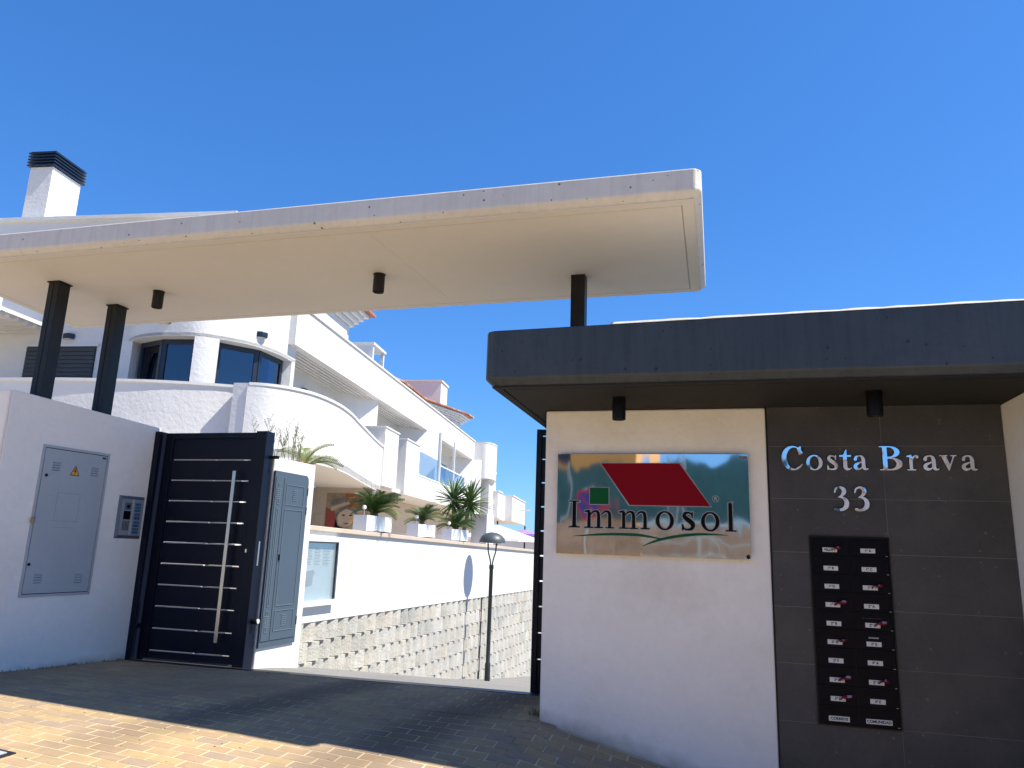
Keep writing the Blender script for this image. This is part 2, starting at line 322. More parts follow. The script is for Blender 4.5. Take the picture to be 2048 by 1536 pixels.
pave = bpy.data.objects.new('pavement', None); COL.objects.link(pave); tag(pave, 'tan block paving in front of the gates', kind='structure')
def paver_local():
    mb = MB(); L, W, H, c = 0.0965, 0.0465, 0.02, 0.003
    vs_ = [(-L,-W,-H),(L,-W,-H),(L,W,-H),(-L,W,-H),(-L,-W,-c),(L,-W,-c),(L,W,-c),(-L,W,-c),(-L+c,-W+c,0),(L-c,-W+c,0),(L-c,W-c,0),(-L+c,W-c,0)]
    return vs_, [(0,1,5,4),(1,2,6,5),(2,3,7,6),(3,0,4,7),(4,5,9,8),(5,6,10,9),(6,7,11,10),(7,4,8,11),(8,9,10,11)]
PVv, PVf = paver_local()
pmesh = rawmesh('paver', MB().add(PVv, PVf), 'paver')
cands = []
for j in range(int((6.36-0.6)/0.1)):
    y = 6.31-0.1*j; off = 0.1 if j % 2 else 0.0
    for i in range(-45, 26):
        x = i*0.2+off
        if y > 5.5 and x > -1.2: continue
        if y > 4.85 and x < -5.75: continue
        cands.append((x, y))
def pxy(p):
    q = cam.matrix_world.inverted() @ Vector(p); 
    return (1024-F*q.x/q.z, 768+F*q.y/q.z, -q.z) if q.z < 0 else (1e9, 1e9, 1)
scored = []
for x, y in cands:
    u, v, d = pxy((x, y, gz(x, y))); vis = -15 < u < 2063 and v < 1548
    if vis and x > -1.2 and y > 5.45: vis = False
    scored.append((0 if vis else 1, d, x, y))
scored.sort(key=lambda s: (s[0], s[1]))
nvis = sum(1 for s in scored if s[0] == 0)
def paver_rot(x, y):
    sx = (gz(x+0.08, y)-gz(x-0.08, y))/0.16; sy = (gz(x, y+0.04)-gz(x, y-0.04))/0.08
    return (math.atan(sy), -math.atan(sx), 0)
for k, (_, d, x, y) in enumerate(scored[:300]):
    r = paver_rot(x, y)
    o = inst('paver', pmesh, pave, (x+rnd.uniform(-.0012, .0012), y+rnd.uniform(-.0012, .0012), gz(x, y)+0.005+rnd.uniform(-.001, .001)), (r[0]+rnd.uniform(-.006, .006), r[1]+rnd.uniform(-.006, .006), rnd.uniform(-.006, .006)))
rest = MB()
from mathutils import Euler
for _, d, x, y in scored[300:]:
    r = paver_rot(x, y); R = Euler((r[0]+rnd.uniform(-.006, .006), r[1]+rnd.uniform(-.006, .006), rnd.uniform(-.006, .006))).to_matrix()
    c = Vector((x, y, gz(x, y)+0.005+rnd.uniform(-.001, .001)))
    rest.add([c+R@Vector(p) for p in PVv], PVf)
pm2 = mat('paver_rest', (0.40, 0.29, 0.165), 0.95, spec=0.12, var=0.18, vscale=1.1, bump=0.6, bscale=150, bdist=0.004, stain=(0.27, 0.21, 0.155), stain_amt=0.4, stain_scale=0.8, tyre_shade=0.72)
# per-island colour for the joined pavers
n_ = pm2.node_tree.nodes; l_ = pm2.node_tree.links
gi = n_.new('ShaderNodeNewGeometry'); cr = n_.new('ShaderNodeValToRGB'); els = cr.color_ramp.elements
for i, c in enumerate([(0.40, 0.29, 0.165), (0.45, 0.33, 0.175), (0.37, 0.265, 0.17), (0.41, 0.29, 0.17), (0.34, 0.26, 0.19), (0.43, 0.315, 0.18)]):
    if i >= len(els): els.new(0.5)
    els[i].position = i/5; els[i].color = (*c, 1)
l_.new(gi.outputs['Random Per Island'], cr.inputs[0])
first = [x for x in n_ if x.type == 'RGB' and tuple(round(q, 3) for q in x.outputs[0].default_value[:3]) == (0.40, 0.29, 0.165)][0]
for lk in list(first.outputs[0].links):
    t_ = lk.to_socket; l_.remove(lk); l_.new(cr.outputs[0], t_)
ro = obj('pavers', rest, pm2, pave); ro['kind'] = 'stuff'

# road / driveway behind the gate
def rz(y):
    P = [(6.37, .440), (6.9, .400), (7.6, .31), (9.0, .08), (10.45, -.17), (12.4, -.50), (14.3, -.775), (16.9, -1.09), (24, -2.0), (45, -4.0)]
    if y <= P[0][0]: return P[0][1]
    for a, b in zip(P, P[1:]):
        if y <= b[0]: t = (y-a[0])/(b[0]-a[0]); return a[1]+(b[1]-a[1])*t
    return P[-1][1]
ys = frange(6.375, 18, 0.25)+frange(18, 45, 2)[1:]
road = obj('driveway', grid(frange(-6.5, 8, 0.5), ys, lambda x, y: rz(y)-0.02*max(0, min(1, (x+4.3)/3))), 'asphalt', origin=(0, 6.4, 0), smooth=True); tag(road, 'grey asphalt ramp going down beyond the gateway', kind='structure')
ch = MB().box(-5.4, -1.3, 6.33, 6.43, 0.30, 0.4575); o = obj('gate_track', ch, 'dark_metal', bevel=0.002); tag(o, 'dark steel gate track set in the ground across the threshold', 'gate track')
mh = thing('manhole_cover', (-3.83, 3.5, gz(-3.83, 3.5)), 'small square metal manhole cover in the sunlit paving at the left edge', 'manhole cover')
def tilted_plate(x0, x1, y0, y1, dz, h):
    mb = MB(); P = [(x0,y0),(x1,y0),(x1,y1),(x0,y1)]
    return mb.add([(a,b,gz(a,b)+dz-h) for a,b in P]+[(a,b,gz(a,b)+dz) for a,b in P], [(0,3,2,1),(4,5,6,7),(0,1,5,4),(1,2,6,5),(2,3,7,6),(3,0,4,7)])
obj('frame', tilted_plate(-4.10, -3.72, 3.36, 3.60, .011, .01), 'dark_metal', mh)
obj('lid', tilted_plate(-4.07, -3.75, 3.39, 3.57, .015, .012), 'cabinet_metal', mh)

# ------------------------------------------------------------------ glyphs (procedural serif letters as fields -> outlines)
def f_ell(X, Y, cx, cy, rx, ry): return (1-np.sqrt(((X-cx)/rx)**2+((Y-cy)/ry)**2))*min(rx, ry)
def f_box(X, Y, x0, x1, y0, y1): return np.minimum(np.minimum(X-x0, x1-X), np.minimum(Y-y0, y1-Y))
def f_poly(X, Y, P):
    f = None; n = len(P); area = sum(P[i][0]*P[(i+1)%n][1]-P[(i+1)%n][0]*P[i][1] for i in range(n))
    if area < 0: P = P[::-1]
    for i in range(n):
        (x0, y0), (x1, y1) = P[i], P[(i+1)%n]; L = math.hypot(x1-x0, y1-y0)
        d = ((x1-x0)*(Y-y0)-(y1-y0)*(X-x0))/L; f = d if f is None else np.minimum(f, d)
    return f
def f_path(X, Y, P):
    P = np.array(P, float); n = len(P); f = None
    ts = np.linspace(0, n-1, (n-1)*10+1)
    def cr(t):
        i = min(int(t), n-2); u = t-i; p0 = P[max(i-1,0)]; p1 = P[i]; p2 = P[i+1]; p3 = P[min(i+2,n-1)]
        return 0.5*((2*p1)+(-p0+p2)*u+(2*p0-5*p1+4*p2-p3)*u*u+(-p0+3*p1-3*p2+p3)*u**3)
    for t in ts:
        x, y, r = cr(t); d = r-np.hypot(X-x, Y-y); f = d if f is None else np.maximum(f, d)
    return f
def U(*a):
    r = a[0]
    for b in a[1:]: r = np.maximum(r, b)
    return r
def SUB(a, b): return np.minimum(a, -b)
def glyph_field(ch, X, Y, w=1.0):
    B = lambda *a: f_box(X, Y, *a); E = lambda *a: f_ell(X, Y, *a); Pt = lambda p: f_path(X, Y, p); Pg = lambda p: f_poly(X, Y, p)
    if ch == 'C':
        r = SUB(E(.44,.5,.44,.52), E(.50,.5,.30,.455)); r = SUB(r, B(.60,1.2,.20,.70)); return U(r, Pg([(.69,.64),(.76,.64),(.78,1.0),(.73,1.0),(.62,.90)]), Pt([(.60,.08,.03),(.72,.14,.022),(.80,.24,.014)])), .84
    if ch == 'o': return SUB(E(.33,.31,.33,.325), E(.33,.31,.18*(2-w),.275)), .66
    if ch == 's':
        return U(Pt([(.40,.50,.02),(.30,.585,.03),(.16,.58,.045),(.11,.48,.06),(.20,.38,.075),(.33,.29,.08),(.41,.18,.07),(.36,.06,.05),(.22,.025,.03),(.09,.06,.025),(.05,.14,.02)]), Pg([(.37,.42),(.41,.42),(.42,.62),(.39,.62),(.34,.56)]), Pg([(.03,.0),(.06,.0),(.12,.06),(.07,.2),(.03,.2)])), .47
    if ch == 't': return U(B(.13,.27,.10,.66), Pg([(.13,.60),(.27,.60),(.27,.86),(.24,.86)]), B(.0,.42,.555,.63), Pt([(.20,.12,.07),(.25,.05,.06),(.33,.04,.035),(.42,.09,.015)])), .42
    if ch == 'a':
        return U(Pt([(.10,.45,.062),(.13,.545,.045),(.24,.595,.03),(.35,.56,.045),(.40,.44,.068),(.40,.25,.07),(.41,.10,.065),(.48,.04,.04),(.57,.06,.016)]), Pt([(.38,.36,.02),(.24,.30,.035),(.11,.22,.06),(.09,.12,.07),(.17,.05,.055),(.28,.07,.03),(.38,.15,.02)])), .57
    if ch == 'B':
        up = np.minimum(SUB(E(.34,.755,.33,.245), E(.31,.755,.19,.195)), B(.22,1,.50,1)); lo = np.minimum(SUB(E(.36,.265,.38,.265), E(.33,.265,.22,.215)), B(.22,1,0,.56))
        return U(B(.11,.26,0,1), B(0,.32,0,.045), B(0,.32,.955,1), B(.2,.36,.95,1), B(.2,.38,0,.05), B(.2,.38,.50,.545), up, lo), .76
    if ch == 'r': return U(B(.11,.25,.0,.58), B(0,.37,0,.045), Pg([(0,.55),(.12,.55),(.25,.64),(.22,.64),(0,.60)]), Pt([(.24,.42,.02),(.31,.55,.035),(.40,.60,.035),(.45,.555,.062)])), .52
    if ch == 'v': return U(Pg([(.06,.60),(.23,.60),(.37,.20),(.32,.0),(.29,.0)]), Pg([(.32,.0),(.30,.08),(.475,.60),(.53,.60)]), B(0,.29,.585,.63), B(.38,.60,.585,.63)), .60
    if ch == 'I': return U(B(.13,.26*1.0,.0,1), B(0,.39,0,.04), B(0,.39,.96,1), Pt([(.08,.02,.02),(.13,.07,.012)]), Pt([(.31,.02,.02),(.26,.07,.012)])), .39
    if ch == 'l': return U(B(.10,.22,.0,.98), Pg([(0,.95),(.10,.95),(.10,.9),(.22,1.04),(.20,1.04)]), B(0,.33,0,.04)), .33
    if ch == 'm':
        r = U(B(.11,.22,0,.58), B(0,.33,0,.04), Pg([(0,.55),(.12,.55),(.22,.64),(.20,.64),(0,.60)]))
        for k in (0, 1):
            x = .22+.40*k
            r = U(r, Pt([(x-.01,.46,.015),(x+.08,.555,.028),(x+.18,.59,.035),(x+.27,.54,.05),(x+.295,.42,.055)]), B(x+.24,x+.35,0,.44), B(x+.14,x+.45,0,.04))
        return r, 1.10
    if ch == '3':
        return U(Pt([(.07,.76,.03),(.12,.90,.035),(.25,.965,.04),(.38,.90,.07),(.41,.77,.078),(.33,.63,.05),(.20,.55,.02)]), Pt([(.22,.565,.018),(.38,.52,.05),(.48,.38,.08),(.47,.20,.085),(.36,.07,.06),(.20,.035,.05),(.09,.06,.06)])), .58
def contours(Fd, x0, y0, h):
    ny, nx = Fd.shape; seg = {}
    def key_pt(a, b):
        (i0, j0), (i1, j1) = a, b; v0 = Fd[j0, i0]; v1 = Fd[j1, i1]; t = v0/(v0-v1)
        return (x0+(i0+(i1-i0)*t)*h, y0+(j0+(j1-j0)*t)*h)
    pts = {}; links = {}
    ins = Fd > 0
    js, is_ = np.where((ins[:-1,:-1].astype(int)+ins[1:,:-1]+ins[:-1,1:]+ins[1:,1:]) % 4 != 0)
    for j, i in zip(js.tolist(), is_.tolist()):
        c = [(i,j),(i+1,j),(i+1,j+1),(i,j+1)]; e = []
        for k in range(4):
            a, b = c[k], c[(k+1)%4]
            if ins[a[1],a[0]] != ins[b[1],b[0]]:
                kk = (min(a,b), max(a,b))
                if kk not in pts: pts[kk] = key_pt(*kk)
                e.append((kk, ins[a[1],a[0]]))
        if len(e) == 2: prs = [(e[0][0], e[1][0])]
        else:
            prs = [(e[0][0], e[3][0]), (e[1][0], e[2][0])] if ins[c[0][1],c[0][0]] else [(e[0][0], e[1][0]), (e[2][0], e[3][0])]
        for a, b in prs: links.setdefault(a, []).append(b); links.setdefault(b, []).append(a)
    loops = []; seen = set()
    for s0 in links:
        if s0 in seen: continue
        lp = [s0]; seen.add(s0); cur = s0
        while True:
            nx_ = [q for q in links[cur] if q not in seen]
            if not nx_: break
            cur = nx_[0]; seen.add(cur); lp.append(cur)
        if len(lp) > 6: loops.append([pts[k] for k in lp])
    out = []
    for lp in loops:
        keep = [lp[0]]
        for k in range(1, len(lp)-1):
            a = keep[-1]; b = lp[k]; c = lp[k+1]
            cr_ = abs((b[0]-a[0])*(c[1]-a[1])-(b[1]-a[1])*(c[0]-a[0])); ln = math.hypot(c[0]-a[0], c[1]-a[1])+1e-9
            if cr_/ln > h*0.06 or math.hypot(b[0]-a[0], b[1]-a[1]) > 0.08: keep.append(b)
        keep.append(lp[-1])
        if len(keep) > 5: out.append(keep)
    return out
def loops_mesh(loops, x, z, sx, sz, y0, y1):
    """polygon loops on the X-Z plane facing -Y, front at y0, back at y1"""
    cu = bpy.data.curves.new('tmp', 'CURVE'); cu.dimensions = '2D'; cu.fill_mode = 'BOTH'; cu.extrude = abs(y1-y0)/2
    for lp in loops:
        sp = cu.splines.new('POLY'); sp.points.add(len(lp)-1); sp.use_cyclic_u = True
        for k, (a, b) in enumerate(lp): sp.points[k].co = (a*sx, b*sz, 0, 1)
    o = bpy.data.objects.new('tmp', cu); me = bpy.data.meshes.new_from_object(o); bpy.data.objects.remove(o); bpy.data.curves.remove(cu)
    mb = MB(); mb.add([(x+v.co.x, (y0+y1)/2-v.co.z, z+v.co.y) for v in me.vertices], [tuple(p.vertices) for p in me.polygons]); bpy.data.meshes.remove(me)
    return mb
GC = {}
def glyph(ch, grow=0.0, w=1.0):
    k = (ch, grow, w)
    if k not in GC:
        h = 0.014; xs_ = np.arange(-.08, 1.25, h); ys_ = np.arange(-.08, 1.14, h); X, Y = np.meshgrid(xs_, ys_)
        f, adv = glyph_field(ch, X, Y, w); GC[k] = (contours(f+grow+1e-6, xs_[0], ys_[0], h), adv)
    return GC[k]
def text_mb(txt, size, x, z, y, face='-Y', align='CENTER'):
    cu = bpy.data.curves.new('tmp', 'FONT'); cu.body = txt; cu.size = size; cu.align_x = align; cu.align_y = 'CENTER'; cu.resolution_u = 2
    cu.offset = size*0.035
    o = bpy.data.objects.new('tmp', cu); me = bpy.data.meshes.new_from_object(o); bpy.data.objects.remove(o); bpy.data.curves.remove(cu)
    r = ([(x+v.co.x, y, z+v.co.y) for v in me.vertices], [tuple(p.vertices) for p in me.polygons]); bpy.data.meshes.remove(me); return r

# ------------------------------------------------------------------ gatehouse on the right
gw = thing('gatehouse_wall', (-0.45, 5.65, 0.2), 'white plastered wall right of the gateway, carrying the mirror plaque', 'wall')
mb = MB()
mb.box(-1.226, 0.357, 5.5, 5.8, -0.8, 2.643)
obj('wall', mb, 'wall_plaster', gw, bevel=0.012)
tw = thing('tiled_wall', (1.09, 5.6, 0.2), 'dark grey tiled wall with silver lettering and letterboxes', 'wall')
obj('backing', MB().box(0.362, 1.826, 5.5012, 5.8, -1.2, 2.643), 'grout', tw)
obj('edge_strip', MB().box(0.357, 0.366, 5.497, 5.508, -1.2, 2.643), 'black', tw)
zb = [2.643, 2.366, 2.008, 1.651, 1.295, .938, .582, .225, -.13, -.49, -.85]
for a, b in zip(zb, zb[1:]):
    for x0, x1 in ((0.366, 1.094), (1.094, 1.826)):
        g = .0015; dy = rnd.uniform(-.0006, .0004)
        t_ = MB().box(x0+g, x1-g, 5.4995+dy, 5.505, b+g, a-g)
        obj('tile', t_, 'tile', tw)
sw = MB().box(1.83, 2.1, 3.9, 5.8, -1.2, 2.643); o = obj('side_wall', sw, 'wall_plaster', bevel=0.01); tag(o, 'cream plastered return wall at the right edge, meeting the tiled wall', 'wall')
# dark concrete canopy
dc = thing('dark_canopy', (0.5, 5.5, 2.645), 'dark painted concrete canopy slab over the letterboxes and plaque', 'canopy')
cx0, cy0, cy1 = -1.458, 4.60, 6.62
pr = MB(); outl = [(cx0+.06, cy0), (3.2, cy0), (3.2, cy1), (cx0+.06, cy1), (cx0+.02, cy1-.02), (cx0, cy1-.06), (cx0, cy0+.06), (cx0+.02, cy0+.02)]
top = [(p[0], p[1], 3.022+max(0, (p[0]+1.4)*.014)) for p in outl]; mid = [(p[0], p[1], 2.70) for p in outl]
cxm, cym = 0.9, 5.6
def inset(p, d): return (p[0]+(d if p[0] < cxm else -d), p[1]+(d if p[1] < cym else -d))
bot = [(*inset(p, .045), 2.655) for p in outl]; n = len(outl)
pr.add(top+mid+bot, [tuple(range(n))]+[(i,(i+1)%n,(i+1)%n+n,i+n) for i in range(n)]+[(i+n,(i+1)%n+n,(i+1)%n+2*n,i+2*n) for i in range(n)]+[tuple(range(2*n,3*n))])
obj('slab', pr, 'dark_concrete', dc, bevel=0.008)
te = MB(); xs_e = [-.62+.08*k for k in range(48)]
er = random.Random(3); f_ = [(x, cy0-.003+er.uniform(-.003, .002), 3.022+max(0, (x+1.4)*.014)) for x in xs_e]
te.add([(x, y, z-.001) for x, y, z in f_]+[(x, y+.010, z+.013+er.uniform(-.004, .002)) for x, y, z in f_]+[(x, y+.25, z+.012) for x, y, z in f_]+[(x, y+.25, z-.001) for x, y, z in f_], [(k+q*48, k+1+q*48, k+1+((q+1)%4)*48, k+((q+1)%4)*48) for k in range(47) for q in range(4)]+[(0, 48, 96, 144), (47, 191, 143, 95)])
obj('bare_top_edge', te, 'concrete', dc)
def ring(x0, x1, y0, y1, w_, z0, z1):
    mb = MB(); mb.box(x0, x1, y0, y0+w_, z0, z1); mb.box(x0, x1, y1-w_, y1, z0, z1); mb.box(x0, x0+w_, y0+w_, y1-w_, z0, z1); mb.box(x1-w_, x1, y0+w_, y1-w_, z0, z1); return mb
obj('soffit_edge', ring(cx0+.05, 3.15, cy0+.05, cy1-.05, .055, 2.643, 2.654), 'dark_soffit', dc)
obj('soffit_panel', MB().box(cx0+.117, 3.08, cy0+.117, cy1-.117, 2.6435, 2.654), 'dark_soffit', dc)
# white concrete canopy
wc = thing('white_canopy', (-3.4, 5.4, 3.825), 'long pale concrete canopy spanning the gateway on dark steel posts', 'canopy')
x0, x1, y0, y1r, y1l = -8.6, -.035, 4.505, 6.38, 6.48
xb = -6.81
outl = [(xb, y1l), (-6.68, 5.42), (-6.56, 4.52), (-.075, y0), (x1, y0+.03), (x1, y1r-.03), (-.075, y1r)]
outl = [(-6.81, y1l), (-6.62, 4.90), (-6.575, 4.505), (-.075, y0), (x1, y0+.04), (x1, y1r-.04), (-.075, y1r)]
n = len(outl); cxm, cym = -3.4, 5.4
top = [(p[0], p[1], 4.02) for p in outl]; mid = [(p[0], p[1], 3.868) for p in outl]; bot = [(*inset(p, .042), 3.833) for p in outl]
pr = MB().add(top+mid+bot, [tuple(range(n))]+[(i,(i+1)%n,(i+1)%n+n,i+n) for i in range(n)]+[(i+n,(i+1)%n+n,(i+1)%n+2*n,i+2*n) for i in range(n)]+[tuple(range(2*n,3*n))])
obj('slab', pr, 'concrete', wc, bevel=0.011)
def quad_prism(P, z0, z1): return MB().prism(P, z0, z1)
def lerp(a, b, t): return (a[0]+(b[0]-a[0])*t, a[1]+(b[1]-a[1])*t)
      # soffit outer corners
def insq(d): return [(-6.76+d*1.05, 6.42-d), (-6.54+d*.9, 4.555+d), (-.085-d, 4.555+d), (-.085-d, 6.315-d)]
q0, q1, q2 = insq(0), insq(.075), insq(.083)
rg = MB()
for k in range(4):
    a, b, c, d = q0[k], q0[(k+1)%4], q1[(k+1)%4], q1[k]
    rg.prism([a, b, c, d], 3.825, 3.832)
obj('soffit_edge', rg, 'soffit', wc)
js = -2.40; jt = -2.30
def split(q, ta): 
    xa, ya = q[1]; xd, yd = q[2]; xb_, yb_ = q[0]; xc_, yc_ = q[3]
    f0 = (js-q[1][0])/(q[2][0]-q[1][0]); f1 = (jt-q[0][0])/(q[3][0]-q[0][0]); return lerp(q[1], q[2], f0), lerp(q[0], q[3], f1)
s0, s1 = split(q2, 0)
obj('soffit_panel', quad_prism([q2[0], q2[1], (s0[0]-.0007, s0[1]), (s1[0]-.0007, s1[1])], 3.8255, 3.832), 'soffit', wc)
obj('soffit_panel', quad_prism([(s0[0]+.0007, s0[1]), q2[2], q2[3], (s1[0]+.0007, s1[1])], 3.8255, 3.832), 'soffit', wc)
pm = MB().box(-1.10, -.985, 5.74, 5.86, 3.01, 3.8255); pm.box(-1.046, -1.040, 5.736, 5.74, 3.01, 3.8255); obj('post', pm, 'post_metal', wc, bevel=.004)
for (a, b) in ((5.10, 5.225), (5.77, 5.90)):
    px = -5.755 if b < 5.5 else -5.735
    pm = MB().box(px, px+.115, a, b, 2.74, 3.8255); pm.box(px+.052, px+.058, a-.004, a, 2.74, 3.8255); pm.box(px-.012, px+.127, a-.012, b+.012, 3.8135, 3.825); obj('post', pm, 'post_metal', wc, bevel=.004)
# downlights
for (x, y, z, r, h, lab, grp) in ((-.62, 5.053, 2.6435, .046, .150, 'black cylinder downlight under the dark canopy above the mirror plaque', 1), (.973, 5.004, 2.6435, .048, .155, 'black cylinder downlight under the dark canopy above the silver lettering', 1),
                             (-4.924, 5.511, 3.8255, .048, .155, 'black cylinder downlight under the pale canopy, left one near the posts', 2), (-2.682, 5.457, 3.8255, .048, .155, 'black cylinder downlight under the middle of the pale canopy', 2)):
    t = thing('downlight', (x, y, z), lab, 'ceiling light', 'cylinder downlights under the canopies')
    obj('housing', MB().lathe([(0, z-.002), (r*.98, z-.002), (r, z-.004), (r, z-h), (r*.92, z-h-.004), (r*.86, z-h), (r*.84, z-h+.03), (0, z-h+.03)], x, y, 28), 'post_metal' if grp == 2 else 'black', t, smooth=True)
    obj('lens', MB().lathe([(0, z-h+.024), (r*.82, z-h+.024), (r*.82, z-h+.028)], x, y, 24), 'lens', t)
    obj('ceiling_ring', MB().lathe([(r*1.0, z-.001), (r*1.10, z-.001), (r*1.10, z-.006), (r*1.0, z-.006)], x, y, 28), 'black' if grp == 1 else 'post_metal', t, smooth=True)

# ---- lettering
ls = thing('name_lettering', (1.05, 5.5, 2.28), 'polished silver letters reading Costa Brava on the dark tiles', 'sign lettering')
lets = [('C', .451, .590), ('o', .610, .714), ('s', .738, .809), ('t', .822, .895), ('a', .905, .998), ('B', 1.070, 1.213), ('r', 1.236, 1.309), ('a', 1.330, 1.425), ('v', 1.432, 1.534), ('a', 1.556, 1.650)]
for c, a, b in lets:
    lp, adv = glyph(c); lo = obj('letter', loops_mesh(lp, a, 2.202, (b-a)/adv, .162, 5.476, 5.492), 'mirror_letter', ls)
hn = thing('house_number', (.88, 5.5, 1.93), 'polished silver house number 33 below the lettering', 'house number')
for a, b in ((.767, .867), (.893, .992)):
    lp, adv = glyph('3'); obj('digit', loops_mesh(lp, a, 1.93, (b-a)/adv, .162, 5.476, 5.492), 'mirror_letter', hn)
# ---- company plaque
cs = thing('company_sign', (-.45, 5.48, 1.59), 'mirror steel plaque with red roof emblem and black lettering on the white wall', 'sign')
obj('steel_plate', MB().box(-1.121, .228, 5.462, 5.468, 1.588, 2.308), 'mirror', cs)
obj('mounting_rail', MB().box(-1.02, .13, 5.468, 5.499, 1.66, 2.22), 'dark_metal', cs)
def flat_poly(P, y0, y1): 
    n = len(P); mb = MB(); return mb.add([(p[0], y0, p[1]) for p in P]+[(p[0], y1, p[1]) for p in P], [tuple(range(n)), tuple(range(2*n-1, n-1, -1))]+[(i,(i+1)%n,(i+1)%n+n,i+n) for i in range(n)])
def grow(P, d):
    cx_ = sum(p[0] for p in P)/len(P); cz_ = sum(p[1] for p in P)/len(P); return [(p[0]+math.copysign(d*(1.6 if abs(p[0]-cx_) > .15 else 1), p[0]-cx_), p[1]+math.copysign(d, p[1]-cz_)) for p in P]
redp = [(-.800, 2.240), (-.240, 2.240), (-.032, 1.942), (-.592, 1.942)]
obj('emblem_border', flat_poly(grow(redp, .005), 5.4600, 5.4618), 'outline', cs); obj('roof_emblem', flat_poly(redp, 5.4578, 5.4598), 'red', cs)
grp_ = [(-.878, 2.063), (-.743, 2.063), (-.743, 1.945), (-.878, 1.945)]
obj('emblem_border', flat_poly(grow(grp_, .005), 5.4600, 5.4618), 'outline', cs); obj('square_emblem', flat_poly(grp_, 5.4578, 5.4598), 'green', cs)
for c, a, b, z0 in (('I', -1.030, -.953, 1.775), ('m', -.916, -.697, 1.774), ('m', -.667, -.446, 1.774), ('o', -.409, -.283, 1.774), ('s', -.234, -.141, 1.774), ('o', -.098, .026, 1.774), ('l', .066, .136, 1.774)):
    adv = glyph(c)[1]; hh = .192 if c in 'Il' else .205; sx_ = (b-a)/adv
    obj('letter_outline', loops_mesh(glyph(c, .028, .9)[0], a, z0, sx_, hh, 5.4600, 5.4618), 'outline', cs)
    obj('letter', loops_mesh(glyph(c, 0.0, .9)[0], a, z0, sx_, hh, 5.4572, 5.4596), 'letter_black', cs)
def swoosh(P, wmax):
    n = len(P); U_, L_ = [], []
    for i in range((n-1)*8+1):
        t = i/8; k = min(int(t), n-2); u = t-k; p0, p1, p2, p3 = P[max(k-1,0)], P[k], P[k+1], P[min(k+2,n-1)]
        c = [0.5*((2*p1[q])+(-p0[q]+p2[q])*u+(2*p0[q]-5*p1[q]+4*p2[q]-p3[q])*u*u+(-p0[q]+3*p1[q]-3*p2[q]+p3[q])*u**3) for q in (0, 1)]
        w_ = wmax*math.sin(math.pi*min(1, max(0.02, t/(n-1))))**.8+.0008; U_.append((c[0], c[1]+w_)); L_.append((c[0], c[1]-w_))
    return U_+L_[::-1]
for P in ([(-.99, 1.714), (-.785, 1.731), (-.593, 1.735), (-.481, 1.728), (-.36, 1.708)], [(-.498, 1.659), (-.43, 1.688), (-.336, 1.717), (-.185, 1.743), (-.06, 1.751), (.079, 1.747)]):
    obj('swoosh_border', flat_poly(swoosh(P, .0125), 5.4600, 5.4618), 'outline', cs); obj('swoosh', flat_poly(swoosh(P, .0085), 5.4578, 5.4598), 'green', cs)
vv, ff = text_mb('R', .036, .004, 1.995, 5.4605); mb = MB().add(vv, ff); 
rgp = [(.004+.024*math.cos(k*math.pi/12), 1.995+.024*math.sin(k*math.pi/12)) for k in range(24)]; rgi = [(.004+.021*math.cos(k*math.pi/12), 1.995+.021*math.sin(k*math.pi/12)) for k in range(24)]
mb.add([(p[0], 5.4605, p[1]) for p in rgp+rgi], [(k, (k+1)%24, 24+(k+1)%24, 24+k) for k in range(24)]); obj('registered_mark', mb, 'outline', cs)
def disc(x, z, r, y0, y1, n=20): return flat_poly([(x+r*math.cos(2*math.pi*k/n), z+r*math.sin(2*math.pi*k/n)) for k in range(n)], y0, y1)
obj('screw', disc(.209, 1.607, .014, 5.455, 5.4618), 'black', cs, bevel=.001)
mb = MB().box(.168, .222, 5.4602, 5.4618, 2.272, 2.294); obj('maker_tag', mb, 'art_grey', cs)

